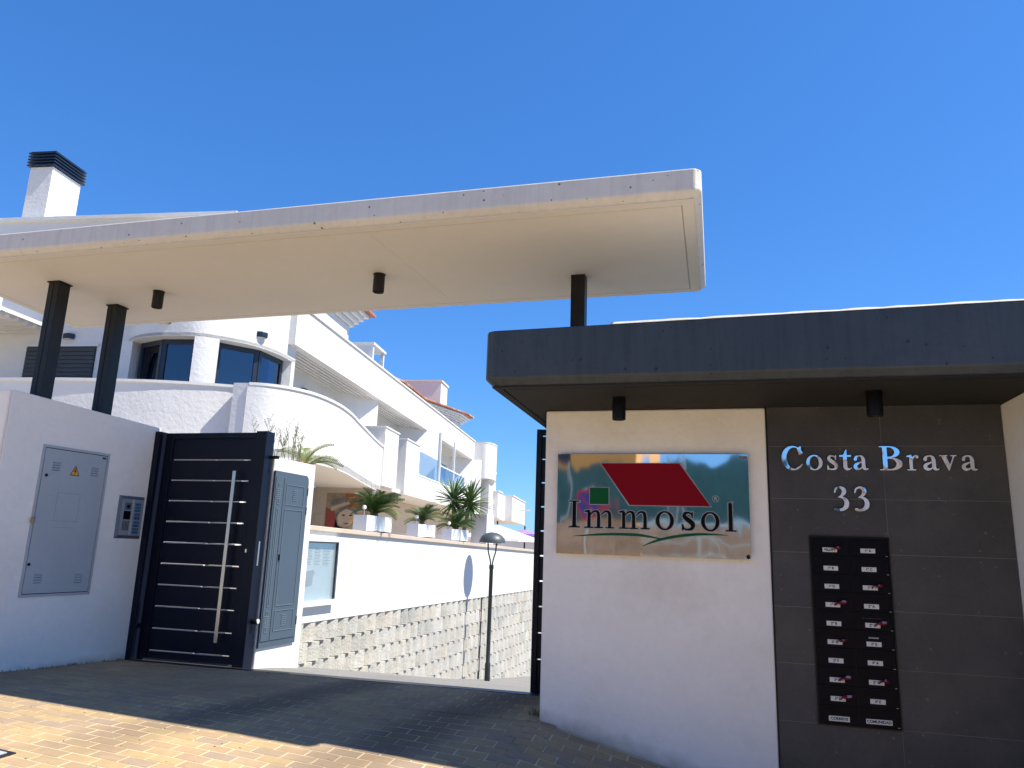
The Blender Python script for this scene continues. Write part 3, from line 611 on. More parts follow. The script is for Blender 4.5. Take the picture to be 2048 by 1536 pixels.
# ---- letterbox bank
lb = thing('letterbox_bank', (.85, 5.5, .579), 'tall black bank of twenty letterboxes set in the dark tiles', 'letterboxes')
obj('frame', ring(0, 1, 0, 1, .5, 0, 1) if False else MB().box(.604, .612, 5.487, 5.5, .578, 1.762).box(1.087, 1.095, 5.487, 5.5, .578, 1.762).box(.612, 1.087, 5.487, 5.5, 1.754, 1.762).box(.612, 1.087, 5.487, 5.5, .578, .586), 'black', lb)
obj('back_plate', MB().box(.612, 1.087, 5.4985, 5.5, .586, 1.754), 'black', lb)
names = ['VILLA 1', '1º A', '1º B', '1º C', '1º D', '1º E', '1º F', '2º A', '2º B', '2º C', '2º D', '2º E', '2º F', '3º A', '3º B', '3º C', '3º D', '3º E', 'CORREOS', 'COMUNIDAD']
leaf_spots = []
for k, nm in enumerate(names):
    r_, c_ = divmod(k, 2); ztop = 1.750-.1161*r_ if r_ < 9 else .7035; zbot = 1.750-.1161*(r_+1) if r_ < 9 else .590
    xa, xb_ = (.6145, .8485) if c_ == 0 else (.8515, 1.0845); g = .0012
    if r_ == 9: ztop = .7035
    door = obj('letterbox_door', MB().box(xa+g, xb_-g, 5.491, 5.4985, zbot+g, ztop-g), 'black_gloss', lb, bevel=.0015)
    obj('slot_flap', MB().box(xa+.03, xb_-.03, 5.4885, 5.4908, ztop-.040, ztop-.016), 'black_gloss', door, bevel=.001)
    cx_ = .730 if c_ == 0 else .963; cz_ = (1.672, 1.553, 1.437, 1.320, 1.2025, 1.087, .9725, .855, .741, .6215)[r_]
    wd, hg = (.089, .029) if r_ < 9 else ((.123, .031) if c_ == 0 else (.151, .029))
    mb = MB().box(cx_-wd/2, cx_+wd/2, 5.4895, 5.4908, cz_-hg/2, cz_+hg/2); vv, ff = text_mb(nm, .0215 if r_ < 9 else .023, cx_, cz_, 5.4889); mb.add(vv, ff, 1)
    obj('name_label', mb, ['label_white', 'letter_black'], door)
    if nm in ('2º C', '2º E'):
        w2 = .118 if nm == '2º C' else .060; z2 = 1.252 if nm == '2º C' else 1.128
        mb = MB().box(cx_-w2/2, cx_+w2/2, 5.4897, 5.4908, z2-.007, z2+.007)
        obj('name_strip', mb, 'label_dim', door)
    obj('hinge_pin', MB().box(xb_-.016, xb_-.004, 5.4902, 5.4910, zbot+.004, zbot+.007), 'cabinet_metal', door) if c_ else None
    if nm in ('VILLA 1', '1º E', '1º F', '2º C', '2º D', '3º B', '3º C', '3º D'): leaf_spots.append((nm, cx_+wd/2-.028, cz_+.002, nm in ('1º F', '2º C', '3º B', '3º D')))
ordn = {'VILLA 1': 'for the villa', '1º E': 'first floor E', '1º F': 'first floor F', '2º C': 'second floor C', '2º D': 'second floor D', '3º B': 'third floor B', '3º C': 'third floor C', '3º D': 'third floor D'}
for nm, x, z, big in leaf_spots:
    s_ = 1.0 if big else .78; L_ = .085*s_
    mb = MB(); n = 7
    vs_ = []
    for i in range(n):
        t = i/(n-1)
        for q, (dz, dy) in enumerate(((-.011, -.004), (.0, -.020), (.010, -.005))):
            vs_.append((x-.012+L_*t*.9+.006*q, 5.484+dy-.006*math.sin(t*3)-(.004 if q == 1 else 0), z+.004+dz*s_*(1.15 if 0 < i < n-1 else .5)+.030*t*s_-.016*t*t+.003*math.sin(9*t+z*40)))
    fs_ = [(i*3+q, (i+1)*3+q, (i+1)*3+q+1, i*3+q+1) for i in range(n-1) for q in (0, 1)]
    mis = [1 if (k in (2, 7) or (big and k in (9,))) else 0 for k in range(len(fs_))]
    b0 = len(mb.v); mb.v += vs_; mb.f += fs_; mb.mi += mis
    o = obj('leaflet', mb, ['leaflet_red', 'leaflet_white']); 
    sm = o.modifiers.new('thick', 'SOLIDIFY'); sm.thickness = .0012
    tag(o, f"crimson and white folded leaflet stuck in the letterbox labelled {ordn[nm]}", 'leaflet', 'leaflets stuck in the letterboxes')

# ------------------------------------------------------------------ left wall
dLx, dLy = 0.0923, 0.9957; nL = (dLy, -dLx)      # nL points to the driveway
def LW(a, h, z): return (-5.5+dLx*a+nL[0]*h, 6.5+dLy*a+nL[1]*h, z)   # a along, h out
lw = thing('left_wall', (-5.7, 5.7, .4), 'white plastered wall left of the open gate, carrying the grey meter cabinet', 'wall')
mb = MB(); 
ring_ = [(-1.66, 0), (-.03, 0), (-.03, -.32), (-1.34, -.32)]
vs_ = [LW(a, h, .1) for a, h in ring_]+[LW(a, h, 2.775 if a < -1 else 2.705) for a, h in ring_]
mb.add(vs_, [(0,3,2,1),(4,5,6,7),(0,1,5,4),(1,2,6,5),(2,3,7,6),(3,0,4,7)]); obj('side_face', mb, 'left_plaster', lw, bevel=.012)
p0 = LW(-1.66, -.0, 0); mb = MB().box(-9.5, p0[0]-.32, p0[1]+.002, p0[1]+.33, .1, 2.78); mb2 = MB().box(-9.5, p0[0]-.02, p0[1]-.006, p0[1]+.30, .1, 2.772)
obj('front_face', mb2, 'left_plaster', lw, bevel=.012)
# meter cabinet
mc = thing('meter_cabinet', LW(-.95, .0, 1.08), 'light grey metal meter cabinet door with yellow warning triangle', 'cabinet')
def LB(mb, a0, a1, z0, z1, h0, h1, mi=0): return mb.box(a0, a1, z0, z1, h0, h1, mi, T=lambda a, z, h: LW(a, h, z))
fr = MB(); A0, A1, Z0, Z1 = -1.305, -.615, 1.076, 2.362
for a in ((A0, A1, Z1-.022, Z1), (A0, A1, Z0, Z0+.022), (A0, A0+.022, Z0+.022, Z1-.022), (A1-.022, A1, Z0+.022, Z1-.022)): LB(fr, *a, -.005, .010)
obj('frame', fr, 'cabinet_metal', mc, bevel=.002)
obj('gap_backing', LB(MB(), A0+.02, A1-.02, Z0+.02, Z1-.02, -.003, .0015), 'hole', mc)
door = obj('door', LB(MB(), A0+.028, A1-.028, Z0+.028, Z1-.028, .002, .009), 'cabinet_metal', mc, bevel=.0015)
for a, z in ((-1.157, 2.193), (-.76, 2.184), (-1.158, 1.234), (-.763, 1.228)):
    lv = MB()
    for k in range(4): 
        zz = z+.033-.022*k
        vs_ = [LW(a-.040, .009, zz), LW(a+.040, .009, zz), LW(a+.040, .009, zz-.011), LW(a-.040, .009, zz-.011), LW(a-.036, .017, zz-.009), LW(a+.036, .017, zz-.009)]
        lv.add(vs_, [(0,1,5,4), (0,4,3), (1,2,5)], 0); lv.add([LW(a-.038, .0094, zz-.0095), LW(a+.038, .0094, zz-.0095), LW(a+.038, .0094, zz-.012), LW(a-.038, .0094, zz-.012)], [(0,1,2,3)], 1)
    obj('vent', lv, ['cabinet_metal', 'hole'], door)
tri = [(-.962, 2.214), (-1.012, 2.122), (-.912, 2.122)]
def Ltri(P, h, mi, mb): mb.add([LW(a, h, z) for a, z in P], [tuple(range(len(P)))], mi)
ws = MB(); Ltri(tri, .0098, 0, ws); cgx, cgz = -.962, 2.153
ti = [(cgx+(a-cgx)*.80, cgz+(z-cgz)*.80) for a, z in tri]; Ltri(ti, .0104, 1, ws)
bolt = [(-.958, 2.188), (-.978, 2.158), (-.964, 2.158), (-.972, 2.132), (-.948, 2.164), (-.961, 2.164), (-.950, 2.188)]
Ltri([bolt[0], bolt[1], bolt[2], bolt[5], bolt[6]], .0110, 0, ws); Ltri([bolt[2], bolt[3], bolt[4], bolt[5]], .0110, 0, ws)
obj('warning_triangle', ws, ['black', 'yellow'], door)
for a, z in ((-1.238, 2.10), (-1.262, 1.345)):
    lk = MB(); lk.prism([(.013*math.cos(k*math.pi/6), .013*math.sin(k*math.pi/6)) for k in range(12)], .009, .016, T=lambda x, y, h: LW(a+x, h, z+y)); obj('lock', lk, 'black', door)
hg = LB(MB(), -1.318, -1.285, 1.690, 1.735, .009, .035); obj('hasp', hg, 'art_sand', mc, bevel=.006)
mk = LB(MB(), -.695, -.655, 2.305, 2.322, .009, .0098); obj('maker_badge', mk, 'dark_metal', door)
sc = MB()
for a0, a1, z0, z1 in ((-1.10, -.87, 1.96, 1.9615), (-1.11, -.86, 1.715, 1.717), (-1.10, -1.098, 1.715, 1.96), (-.872, -.870, 1.72, 1.96), (-1.08, -.88, 1.66, 1.6615)): LB(sc, a0, a1, z0, z1, .009, .00935)
obj('glue_mark', sc, 'blue_grey_light', door)
# intercom
ic = thing('intercom', LW(-.28, 0, 1.58), 'silver door intercom panel with camera and blue lit name buttons', 'intercom')
a0, a1, z0, z1 = -.437, -.131, 1.583, 1.990
fr = MB()
vs_ = [LW(a0,.002,z0),LW(a1,.002,z0),LW(a1,.002,z1),LW(a0,.002,z1),LW(a0+.022,.026,z0+.03),LW(a1-.022,.026,z0+.03),LW(a1-.022,.026,z1-.03),LW(a0+.022,.026,z1-.03)]
fr.add(vs_, [(0,1,5,4),(1,2,6,5),(2,3,7,6),(3,0,4,7)]); obj('frame', fr, 'intercom_frame', ic)
obj('face_plate', LB(MB(), a0+.022, a1-.022, z0+.03, z1-.03, .004, .024), 'intercom_face', ic, bevel=.002)
obj('divider', LB(MB(), -.287, -.272, z0+.03, z1-.03, .024, .028), 'cabinet_metal', ic)
cm = LB(MB(), -.375, -.300, 1.855, 1.925, .024, .027); obj('camera_plate', cm, 'blue_grey_light', ic)
ln = MB().prism([(.020*math.cos(k*math.pi/4+.0), .020*math.sin(k*math.pi/4)) for k in range(8)], .027, .032, T=lambda x, y, h: LW(-.337+x, h, 1.888+y)); obj('camera_lens', ln, 'black', ic)
obj('display', LB(MB(), -.380, -.300, 1.765, 1.845, .024, .027), 'black_gloss', ic)
for k in range(5): obj('speaker_slot', LB(MB(), -.378+.016*k, -.371+.016*k, 1.66, 1.75, .024, .0255), 'hole', ic)
for k, (za, zb_) in enumerate(((1.900, 1.925), (1.868, 1.895), (1.840, 1.863), (1.800, 1.830), (1.765, 1.796), (1.725, 1.752), (1.695, 1.72), (1.66, 1.688), (1.632, 1.655))):
    obj('name_button', LB(MB(), -.255, -.185, za, zb_, .024, .028), ['blue_label', 'blue_grey_light', 'blue_label', 'blue_grey_light'][k % 4], ic)
# weeds along wall base
def tuft(mb, x, y, z, n, h, r, sp=.5):
    for _ in range(n):
        a = r.uniform(0, 6.28); l = h*r.uniform(.4, 1); bx = x+r.uniform(-.02, .02); by = y+r.uniform(-.02, .02); w_ = .0022
        tip = (bx+math.cos(a)*l*sp, by+math.sin(a)*l*sp, z+l); mid = (bx+math.cos(a)*l*sp*.35, by+math.sin(a)*l*sp*.35, z+l*.6)
        c_, s_ = -math.sin(a)*w_, math.cos(a)*w_
        mb.add([(bx-c_, by-s_, z), (bx+c_, by+s_, z), (mid[0]+c_, mid[1]+s_, mid[2]), (mid[0]-c_, mid[1]-s_, mid[2]), tip], [(0,1,2,3), (3,2,4)])
wd = MB()
for k in range(60):
    a = -1.5+1.55*rnd.random()**.8; p = LW(a, .012, 0); tuft(wd, p[0], p[1], gz(p[0], p[1])+.003, 4, .028, rnd, .8)
o = obj('dry_weeds', wd, 'art_sand'); tag(o, 'dry weeds growing along the foot of the left wall', 'weeds', kind='stuff')
wd = MB()
for k in range(5): tuft(wd, -1.27+rnd.uniform(-.04, .02), 5.62+rnd.uniform(-.05, .05), .45, 8, .06, rnd, .9)
o = obj('green_weed', wd, 'leaf'); tag(o, 'small green weed at the foot of the white wall corner beside the threshold', 'weed')

# ------------------------------------------------------------------ gates
def gate_leaf(root, X0, X1, Xs0, Xs1, yf, ztop, zbot, slits, frame_w):
    """frame + one board between every two slits, spacer in the slit middle"""
    obj('frame_upright', MB().box(X0, Xs0, yf, yf+.05, zbot, ztop), 'anthracite', root, bevel=.003); obj('frame_upright', MB().box(Xs1, X1, yf, yf+.05, zbot, ztop), 'anthracite', root, bevel=.003)
    g = .0062; edges = [ztop]+[z for s in slits for z in (s+g, s-g)]+[zbot]
    for k in range(0, len(edges), 2):
        obj('board', MB().box(Xs0+.0005, Xs1-.0005, yf+.012, yf+.045, edges[k+1], edges[k]), 'anthracite', root, bevel=.002)
pg = thing('pedestrian_gate', (-4.8, 6.5, .42), 'open dark gate leaf of horizontal boards with long steel handle', 'gate')
sl = [2.386, 2.178, 1.972, 1.765, 1.561, 1.354, 1.151, .947, .739, .534]
gate_leaf(pg, -5.485, -4.40, -5.365, -4.437, 6.5, 2.655, .462, sl, .1)
for z in sl:
    obj('inlay_strip', MB().box(-5.335, -4.853, 6.515, 6.520, z-.0058, z+.0040), 'inlay', pg); obj('inlay_strip', MB().box(-4.831, -4.525, 6.515, 6.520, z-.0058, z+.0040), 'inlay', pg)
obj('top_rail', MB().box(-5.485, -4.40, 6.492, 6.56, 2.60, 2.658), 'anthracite', pg, bevel=.003)
obj('hinge_post', MB().box(-5.565, -5.45, 6.395, 6.57, .40, 2.662), 'anthracite', pg, bevel=.003)
obj('closing_post', MB().box(-4.395, -4.275, 6.487, 6.63, .415, 2.672), 'anthracite', pg, bevel=.004)
obj('middle_brace', MB().box(-4.852, -4.832, 6.546, 6.575, .47, 2.62), 'anthracite', pg)
hb = MB().box(-4.578, -4.542, 6.43, 6.442, .656, 2.270); obj('handle', hb, 'steel', pg, bevel=.002)
for z in (.85, 2.07): obj('handle_bracket', MB().box(-4.568, -4.552, 6.442, 6.513, z-.01, z+.01), 'steel', pg)
obj('lock_cylinder', MB().box(-4.378, -4.36, 6.478, 6.487, 1.49, 1.525), 'steel', pg, bevel=.002)
obj('lock_plate', MB().box(-4.2748, -4.272, 6.535, 6.56, 1.37, 1.60), 'steel', pg)
kb = MB().tube([(-4.275, 6.56, .86), (-4.215, 6.56, .86)], .028, 14); obj('door_stop', kb, 'black', pg, smooth=True); obj('stop_cap', MB().tube([(-4.215, 6.56, .86), (-4.205, 6.56, .86)], .022, 14), 'lens', pg)
obj('latch_bracket', MB().box(-4.275, -4.18, 6.56, 6.60, 2.405, 2.435), 'black', pg)
sg = thing('sliding_gate', (0, 6.55, .42), 'dark sliding gate leaf parked behind the white wall, only its edge showing', 'gate')
gate_leaf(sg, -1.574+.03, 1.8, -1.495, 1.7, 6.55, 2.675, .43, [2.615, 2.405, 2.195, 1.983, 1.773, 1.559, 1.345, 1.132, .915, .700], .06)
# retaining / cabinet walls -------------------------------------------------
cw = thing('cabinet_wall', (-4.35, 7.0, .35), 'white wall pier beside the gate with grey utility cabinet', 'wall')
dR = Vector((.040, .9992, 0)); nR = Vector((.9992, -.040, 0))
def RW(a, h, z, base=(-4.26, 6.67)): return (base[0]+dR.x*a+nR.x*h, base[1]+dR.y*a+nR.y*h, z)
def RC(a, h, z): return RW(a, h, z, (-4.262, 6.67))
mb = MB().prism([(0, 0)]*0 or [(-.014, 0), (.745, 0), (.745, -.30), (-.014, -.30)], .1, 2.435, T=lambda a, h, z: RC(a, h, z)); obj('wall', mb, 'smooth_white', cw, bevel=.012)
uc = thing('utility_cabinet', RC(.3, 0, .58), 'blue grey two door utility cabinet set in the white pier', 'cabinet')
def RB(mb, a0, a1, z0, z1, h0, h1, mi=0, f=RC): return mb.box(a0, a1, z0, z1, h0, h1, mi, T=lambda a, z, h: f(a, h, z))
z0, z1 = .60, 2.30
# frame with rounded upper right corner
prof = [(-.012, z0), (.60, z0), (.60, z1-.07), (.592, z1-.03), (.575, z1-.01), (.55, z1), (-.012, z1)]
mb = MB(); n = len(prof); mb.add([RC(a, .001, z) for a, z in prof]+[RC(a, .022, z) for a, z in prof], [tuple(range(n)), tuple(range(2*n-1, n-1, -1))]+[(i,(i+1)%n,(i+1)%n+n,i+n) for i in range(n)])
obj('frame', mb, 'blue_grey', uc)
def cab_door(a0, a1):
    d = obj('door', RB(MB(), a0, a1, z0+.06, z1-.06, .022, .030), 'blue_grey', uc, bevel=.002)
    def beadrect(b0, b1, y0, y1):
        m_ = MB(); w_ = .008
        for q in ((b0, b1, y1-w_, y1), (b0, b1, y0, y0+w_), (b0, b0+w_, y0+w_, y1-w_), (b1-w_, b1, y0+w_, y1-w_)): RB(m_, *q, .030, .035)
        return m_
    obj('moulding', beadrect(a0+.04, a1-.06, z1-.33, z1-.12), 'blue_grey_light', d); obj('moulding', beadrect(a0+.04, a1-.06, z0+.38, z1-.37), 'blue_grey_light', d); obj('moulding', beadrect(a0+.04, a1-.06, z0+.14, z0+.34), 'blue_grey_light', d)
    m_ = MB()
    for zc_ in (z1-.225, z0+.24):
        for k in range(6): RB(m_, (a0+a1)/2-.05, (a0+a1)/2+.03, zc_-.055+.02*k, zc_-.045+.02*k, .030, .034)
    obj('vent', m_, 'blue_grey_light', d)
    return d
d1 = cab_door(.0, .135); d2 = cab_door(.143, .572)
obj('door_handle', RB(MB(), .155, .172, 1.42, 1.48, .030, .045), 'black', d2, bevel=.003)
for z in (2.13, 1.93, .82): obj('hinge', RB(MB(), .572, .588, z-.04, z+.04, .022, .034), 'dark_metal', uc)
# retaining wall
RBASE = (-4.461, 7.86)
def RR(a, h, z): return RW(a, h, z, RBASE)
rw = thing('retaining_wall', RR(4, 0, -.5), 'long white retaining wall with rough grey block facing below', 'wall')
AL = 22.0
def ztopR(a): return 1.797-.0185*a
mb = MB(); v_ = []
for a in (-.7, AL):
    for h in (0, -.22):
        for z in (.725, ztopR(a)-.055): v_.append(RR(a, h, z))
mb.add(v_, [(0,1,5,4), (2,6,7,3), (1,3,7,5), (0,4,6,2), (0,2,3,1), (4,5,7,6)]); obj('plaster_wall', mb, 'smooth_white', rw)
mb = MB(); v_ = []
for a in (-.7, AL):
    for h in (.035, -.36):
        for z in (ztopR(a)-.055, ztopR(a)): v_.append(RR(a, h, z))
mb.add(v_, [(0,1,5,4), (2,6,7,3), (1,3,7,5), (0,4,6,2), (0,2,3,1), (4,5,7,6)]); obj('coping', mb, 'coping', rw, bevel=.006)
obj('mortar_core', MB().box(-.6, AL, -3.0, .72, -.30, -.086, T=lambda a, z, h: RR(a, h, z)), 'mortar', rw)
BW, BH = .250, .2155
def block_mesh(seed, cut=1.0):
    r = random.Random(seed); rec = .072+r.uniform(-.010, .010); kx = BW*(.60+r.uniform(-.06, .06)); g = .004; mb = MB(); pts = [(g, -rec), (kx, -.006), (BW-g, 0), (BW-g, -.12), (g, -.12)]
    n = 5; h0, h1 = g, BH-g
    vs_ = [(0,)*3]*0
    def loc(a, h, z): return (dR.x*a+nR.x*h, dR.y*a+nR.y*h, z)
    jit = [(r.uniform(-.004, .004), r.uniform(-.004, .004)) for _ in range(n)]
    vs_ = [loc(a, h, h0) for a, h in pts]+[loc(a+j[0]*(a > .02 and a < BW-.02), h+j[1]*(k < 3), h1) for k, ((a, h), j) in enumerate(zip(pts, jit))]
    mb.add(vs_, [tuple(range(n-1, -1, -1)), tuple(range(n, 2*n))]+[(i,(i+1)%n,(i+1)%n+n,i+n) for i in range(n)])
    return rawmesh('block', mb, 'block')
bms = [block_mesh(s) for s in range(6)]
cnt = 0; restb = MB(); ab = []
for r_ in range(11):
    z = .72-BH*(r_+1)
    for i in range(-2, int(AL/BW)):
        a = i*BW+(BW/2 if r_ % 2 else 0)
        if a < -.35 or a+BW > AL: continue
        y = RBASE[1]+a
        if z+BH < rz(y+BW)-.02: continue
        ab.append((y, a, z))
ab.sort()
for y, a, z in ab:
    p = RR(a, -.002*((.72-z)/BH), z); me = rnd.choice(bms)
    if cnt < 300: inst('block', me, rw, p, (0, 0, 0)); cnt += 1
    else: restb.add([Vector(v.co)+Vector(p) for v in me.vertices], [tuple(f.vertices) for f in me.polygons])
if restb.v: o = obj('blocks', restb, 'block', rw); o['kind'] = 'stuff'
# drain pipe-like joint in the block wall
obj('movement_joint', MB().box(5.93, 5.975, -1.6, .72, .0015, .006, T=lambda a, z, h: RR(a, h, z)), 'hole', rw)
# notice board
nb = thing('notice_board', RR(.1, 0, .92), 'white framed glass notice board on the retaining wall with papers inside', 'notice board')
a0, a1, z0, z1 = -.42, .56, .905, 1.675
fr = MB()
for q in ((a0, a1, z1-.055, z1), (a0, a1, z0, z0+.055), (a0, a0+.055, z0+.055, z1-.055), (a1-.055, a1, z0+.055, z1-.055)): RB(fr, *q, .0, .075, f=RR)
obj('frame', fr, 'alu_white', nb, bevel=.004)
obj('back_panel', RB(MB(), a0+.055, a1-.055, z0+.055, z1-.055, .002, .012, f=RR), 'alu_white', nb)
sf = MB()
for q in ((a0+.06, a1-.06, z1-.068, z1-.058), (a1-.072, a1-.062, z0+.06, z1-.07)): RB(sf, *q, .04, .062, f=RR)
obj('inner_rail', sf, 'dark_metal', nb)
obj('glass_pane', RB(MB(), a0+.06, a1-.075, z0+.06, z1-.07, .050, .054, f=RR), 'glass_clear', nb)
for z in (1.50, 1.08): obj('hinge', RB(MB(), a1, a1+.012, z-.05, z+.05, .03, .06, f=RR), 'art_sand', nb)
def notice(a0_, a1_, z0_, z1_, lab, dark=False, skew=0.0):
    mb = MB(); 
    def Q(a, z, h, mi): pass
    mb.add([RR(a0_, .0135, z0_), RR(a1_, .0135, z0_+skew), RR(a1_, .0135, z1_+skew), RR(a0_, .0135, z1_)], [(0,1,2,3)], 0)
    rr = random.Random(lab); z = z1_-.02
    while z > z0_+.015:
        e = a1_-.015-rr.random()*(a1_-a0_)*.25; sk = skew*(e-a0_)/(a1_-a0_)
        mb.add([RR(a0_+.012, .0142, z-.005), RR(e, .0142, z-.005+sk), RR(e, .0142, z+sk), RR(a0_+.012, .0142, z)], [(0,1,2,3)], 1); z -= .011 if dark else .017
    o = obj('notice', mb, ['paper', 'print']); tag(o, lab, 'notice', 'papers pinned in the notice board'); return o
notice(-.33, -.13, 1.34, 1.575, 'large printed notice at the left of the top row in the notice board')
notice(-.12, .05, 1.34, 1.575, 'printed notice second from left in the top row in the notice board')
notice(.06, .23, 1.34, 1.57, 'printed notice third from left in the top row in the notice board')
notice(.24, .44, 1.34, 1.565, 'printed notice at the right of the top row in the notice board')
notice(-.10, .13, 1.09, 1.30, 'single tilted printed sheet below the row of notices in the board', True, .03)
# street lamp
lx, ly = -3.835, 13.05; lz = rz(ly)-.02
sl_ = thing('street_lamp', (lx, ly, lz), 'dark domed lamp on a slim black pole beside the block wall', 'street lamp')
obj('pole', MB().lathe([(.048, lz), (.048, lz+.3), (.036, lz+.32), (.034, 1.26), (.042, 1.27), (.042, 1.33), (0, 1.33)], lx, ly, 16), 'dark_metal', sl_, smooth=True)
for s_ in (-1, 1):
    P = [(lx+s_*.012*.966, ly-s_*.012*.257, 1.30), (lx+s_*.03, ly-s_*.008, 1.42), (lx+s_*.075, ly-s_*.02, 1.56), (lx+s_*.085, ly-s_*.022, 1.74)]; obj('arm', MB().tube(P, .013, 8), 'dark_metal', sl_, smooth=True)
dz = 1.715; prof = [(0, dz-.0), (.235, dz), (.235, dz+.012)]+[(.232*math.cos(t), dz+.012+.17*math.sin(t)) for t in [k*math.pi/2/8 for k in range(1, 9)]]
obj('dome', MB().lathe(prof, lx, ly, 32), 'lamp_metal', sl_, smooth=True); obj('light_disc', MB().lathe([(0, dz-.012), (.15, dz-.012), (.15, dz-.001)], lx, ly, 24), 'lens', sl_)

# ------------------------------------------------------------------ apartment building  (s along facade, t out towards driveway)
O0 = Vector((-9.005, 14.596, 0)); dB = Vector((-.1231, .9924, 0)); tB = Vector((.9924, .1231, 0))
def BT(s, t, z): p = O0+dB*s+tB*t; return (p.x, p.y, z)
bd = thing('apartment_building', BT(8, -2, 0), 'white stuccoed apartment building with curved balconies stepping along the driveway', 'building')
def bb(name, m, s0, s1, t0, t1, z0, z1, parent=None, bevel=0.0): return obj(name, MB().box(s0, s1, t0, t1, z0, z1, T=BT), m, parent or bd, bevel=bevel)
def cop(path, th, z, name='coping_strip', m='smooth_white', over=.035, h=.055, parent=None):
    P = [Vector((p[0], p[1], 0)) for p in path]; out = []
    for i in range(len(P)):
        d = (P[min(i+1,len(P)-1)]-P[max(i-1,0)]).normalized(); out.append((P[i].x+d.y*over, P[i].y-d.x*over))
    return obj(name, MB().wallstrip(out, th+2*over, z, z+h, T=BT), m, parent or bd, bevel=.004)
# orientation: with T=BT, path running +s has "left" = +t ; so outward faces use negative thickness
curve = [(-3.12, .50), (-3.02, .80), (-2.80, 1.08), (-2.45, 1.30), (-2.04, 1.42), (-1.5, 1.47), (-.9, 1.46), (-.18, 1.38), (.45, 1.27), (1.13, 1.14), (2.0, .98), (3.0, .80), (4.0, .62), (5.14, .45)]
def cr_sub(P, k=4):
    out = []; n = len(P)
    for i in range(n-1):
        p0, p1, p2, p3 = P[max(i-1,0)], P[i], P[i+1], P[min(i+2,n-1)]
        for j in range(k):
            u = j/k; out.append(tuple(.5*((2*p1[q])+(-p0[q]+p2[q])*u+(2*p0[q]-5*p1[q]+4*p2[q]-p3[q])*u*u+(-p0[q]+3*p1[q]-3*p2[q]+p3[q])*u**3) for q in (0, 1)))
    return out+[P[-1]]
cs_ = cr_sub(curve)
obj('curved_balcony_wall', MB().wallstrip(cs_, -.18, 3.08, 4.36, T=BT), 'stucco', bd, smooth=True)
obj('coping_strip', MB().wallstrip([(s, t+.03) for s, t in cs_], -.26, 4.36, 4.41, T=BT), 'smooth_white', bd, smooth=True)
lfw = cr_sub([(-3.20, -7.5), (-3.38, -5.0), (-3.43, -3.5), (-3.40, -2.4), (-3.28, -1.3), (-3.08, -.5), (-2.83, .22), (-2.83, .6)])
obj('front_balcony_wall', MB().wallstrip(lfw, .18 if False else -.18, 1.0, 4.36, T=BT), 'stucco', bd, smooth=True)
obj('coping_strip', MB().wallstrip([(s-.03, t) for s, t in lfw], -.24, 4.36, 4.41, T=BT), 'smooth_white', bd, smooth=True)
bb('return_wall', 'stucco', -3.10, -2.80, .22, .52, 1.0, 4.40)
# balcony floor slab following the curve
pts = cs_+[(5.14, -1.0), (-3.0, -1.0)]
obj('balcony_floor', MB().prism(pts, 3.10, 3.24, T=BT), 'smooth_white', bd)
# bay tower
bay = cr_sub([(-1.30, -3.30), (-1.79, -2.88), (-2.07, -2.33), (-2.12, -1.83), (-2.09, -1.29), (-1.84, -.89), (-1.40, -.46), (-.67, -.20), (.17, -.16)], 6)
bayS = bay+[(.17, -1.2)]
obj('bay_upper_wall', MB().wallstrip(bay, -.30, 5.6, 8.1, T=BT), 'stucco', bd, smooth=True)
i1 = min(range(len(bay)), key=lambda i: abs(bay[i][1]+1.29)+(0 if bay[i][0] < -1.7 else 9)); i2 = min(range(len(bay)), key=lambda i: abs(bay[i][0]+1.84)+abs(bay[i][1]+.89))
obj('bay_pier', MB().wallstrip(bay[i1:i2+1], -.30, 3.2, 5.6, T=BT), 'stucco', bd, smooth=True)
obj('window_head', MB().prism(bay+[(.17, -1.0), (-.2, -1.6), (-.9, -3.2)], 5.592, 5.66, T=BT), 'smooth_white', bd)
bb('bay_jamb', 'stucco', -1.72, -1.28, -3.30, -2.90, 3.2, 5.6)
obj('bay_end_wall', MB().prism([(.17, -.16), (.17, -.45), (.0, -.45), (-.02, -.37), (.02, -.17)], 3.2, 5.6, T=BT), 'stucco', bd)
# window units in the bay
def pane_unit(P, z0, z1, nm='window', tilt_first=False):
    w0 = obj(nm, MB().wallstrip([P[0], P[-1]], .004, z1-.001, z1, T=BT), 'frame_dark', bd)
    for k in range(len(P)-1):
        a = Vector((*P[k], 0)); b = Vector((*P[k+1], 0)); d = (b-a).normalized(); L = (b-a).length; nn = Vector((d.y, -d.x, 0))
        if nn.x > 0: nn = -nn      # outward ~ -s
        def T(u, v, z, a=a, d=d, nn=nn): q = a+d*u+nn*v; return BT(q.x, q.y, z)
        f = MB()
        for (u0, u1, zz0, zz1) in ((0, L, z1-.10, z1), (0, .09, z0, z1-.10), (L-.09, L, z0, z1-.10)): f.box(u0, u1, -.03, .03, zz0, zz1, T=T)
        obj('frame', f, 'frame_dark', w0)
        if tilt_first and k == 0:
            T2 = lambda u, v, z, T=T, z0=z0: T(u, v-.16*(z-z0)/(z1-z0), z)
            g = MB().box(.12, L-.12, -.012, .012, z0+.05, z1-.2, T=T2); obj('pane', g, 'glass_dark', w0)
            f = MB()
            for (u0, u1, zz0, zz1) in ((.09, L-.09, z1-.20, z1-.12), (.09, .13, z0, z1-.2), (L-.13, L-.09, z0, z1-.2)): f.box(u0, u1, -.025, .025, zz0, zz1, T=T2)
            obj('open_sash', f, 'frame_dark', w0)
        else:
            obj('pane', MB().box(.09, L-.09, -.006, .006, z0, z1-.10, T=T), 'glass_dark', w0)
    return w0
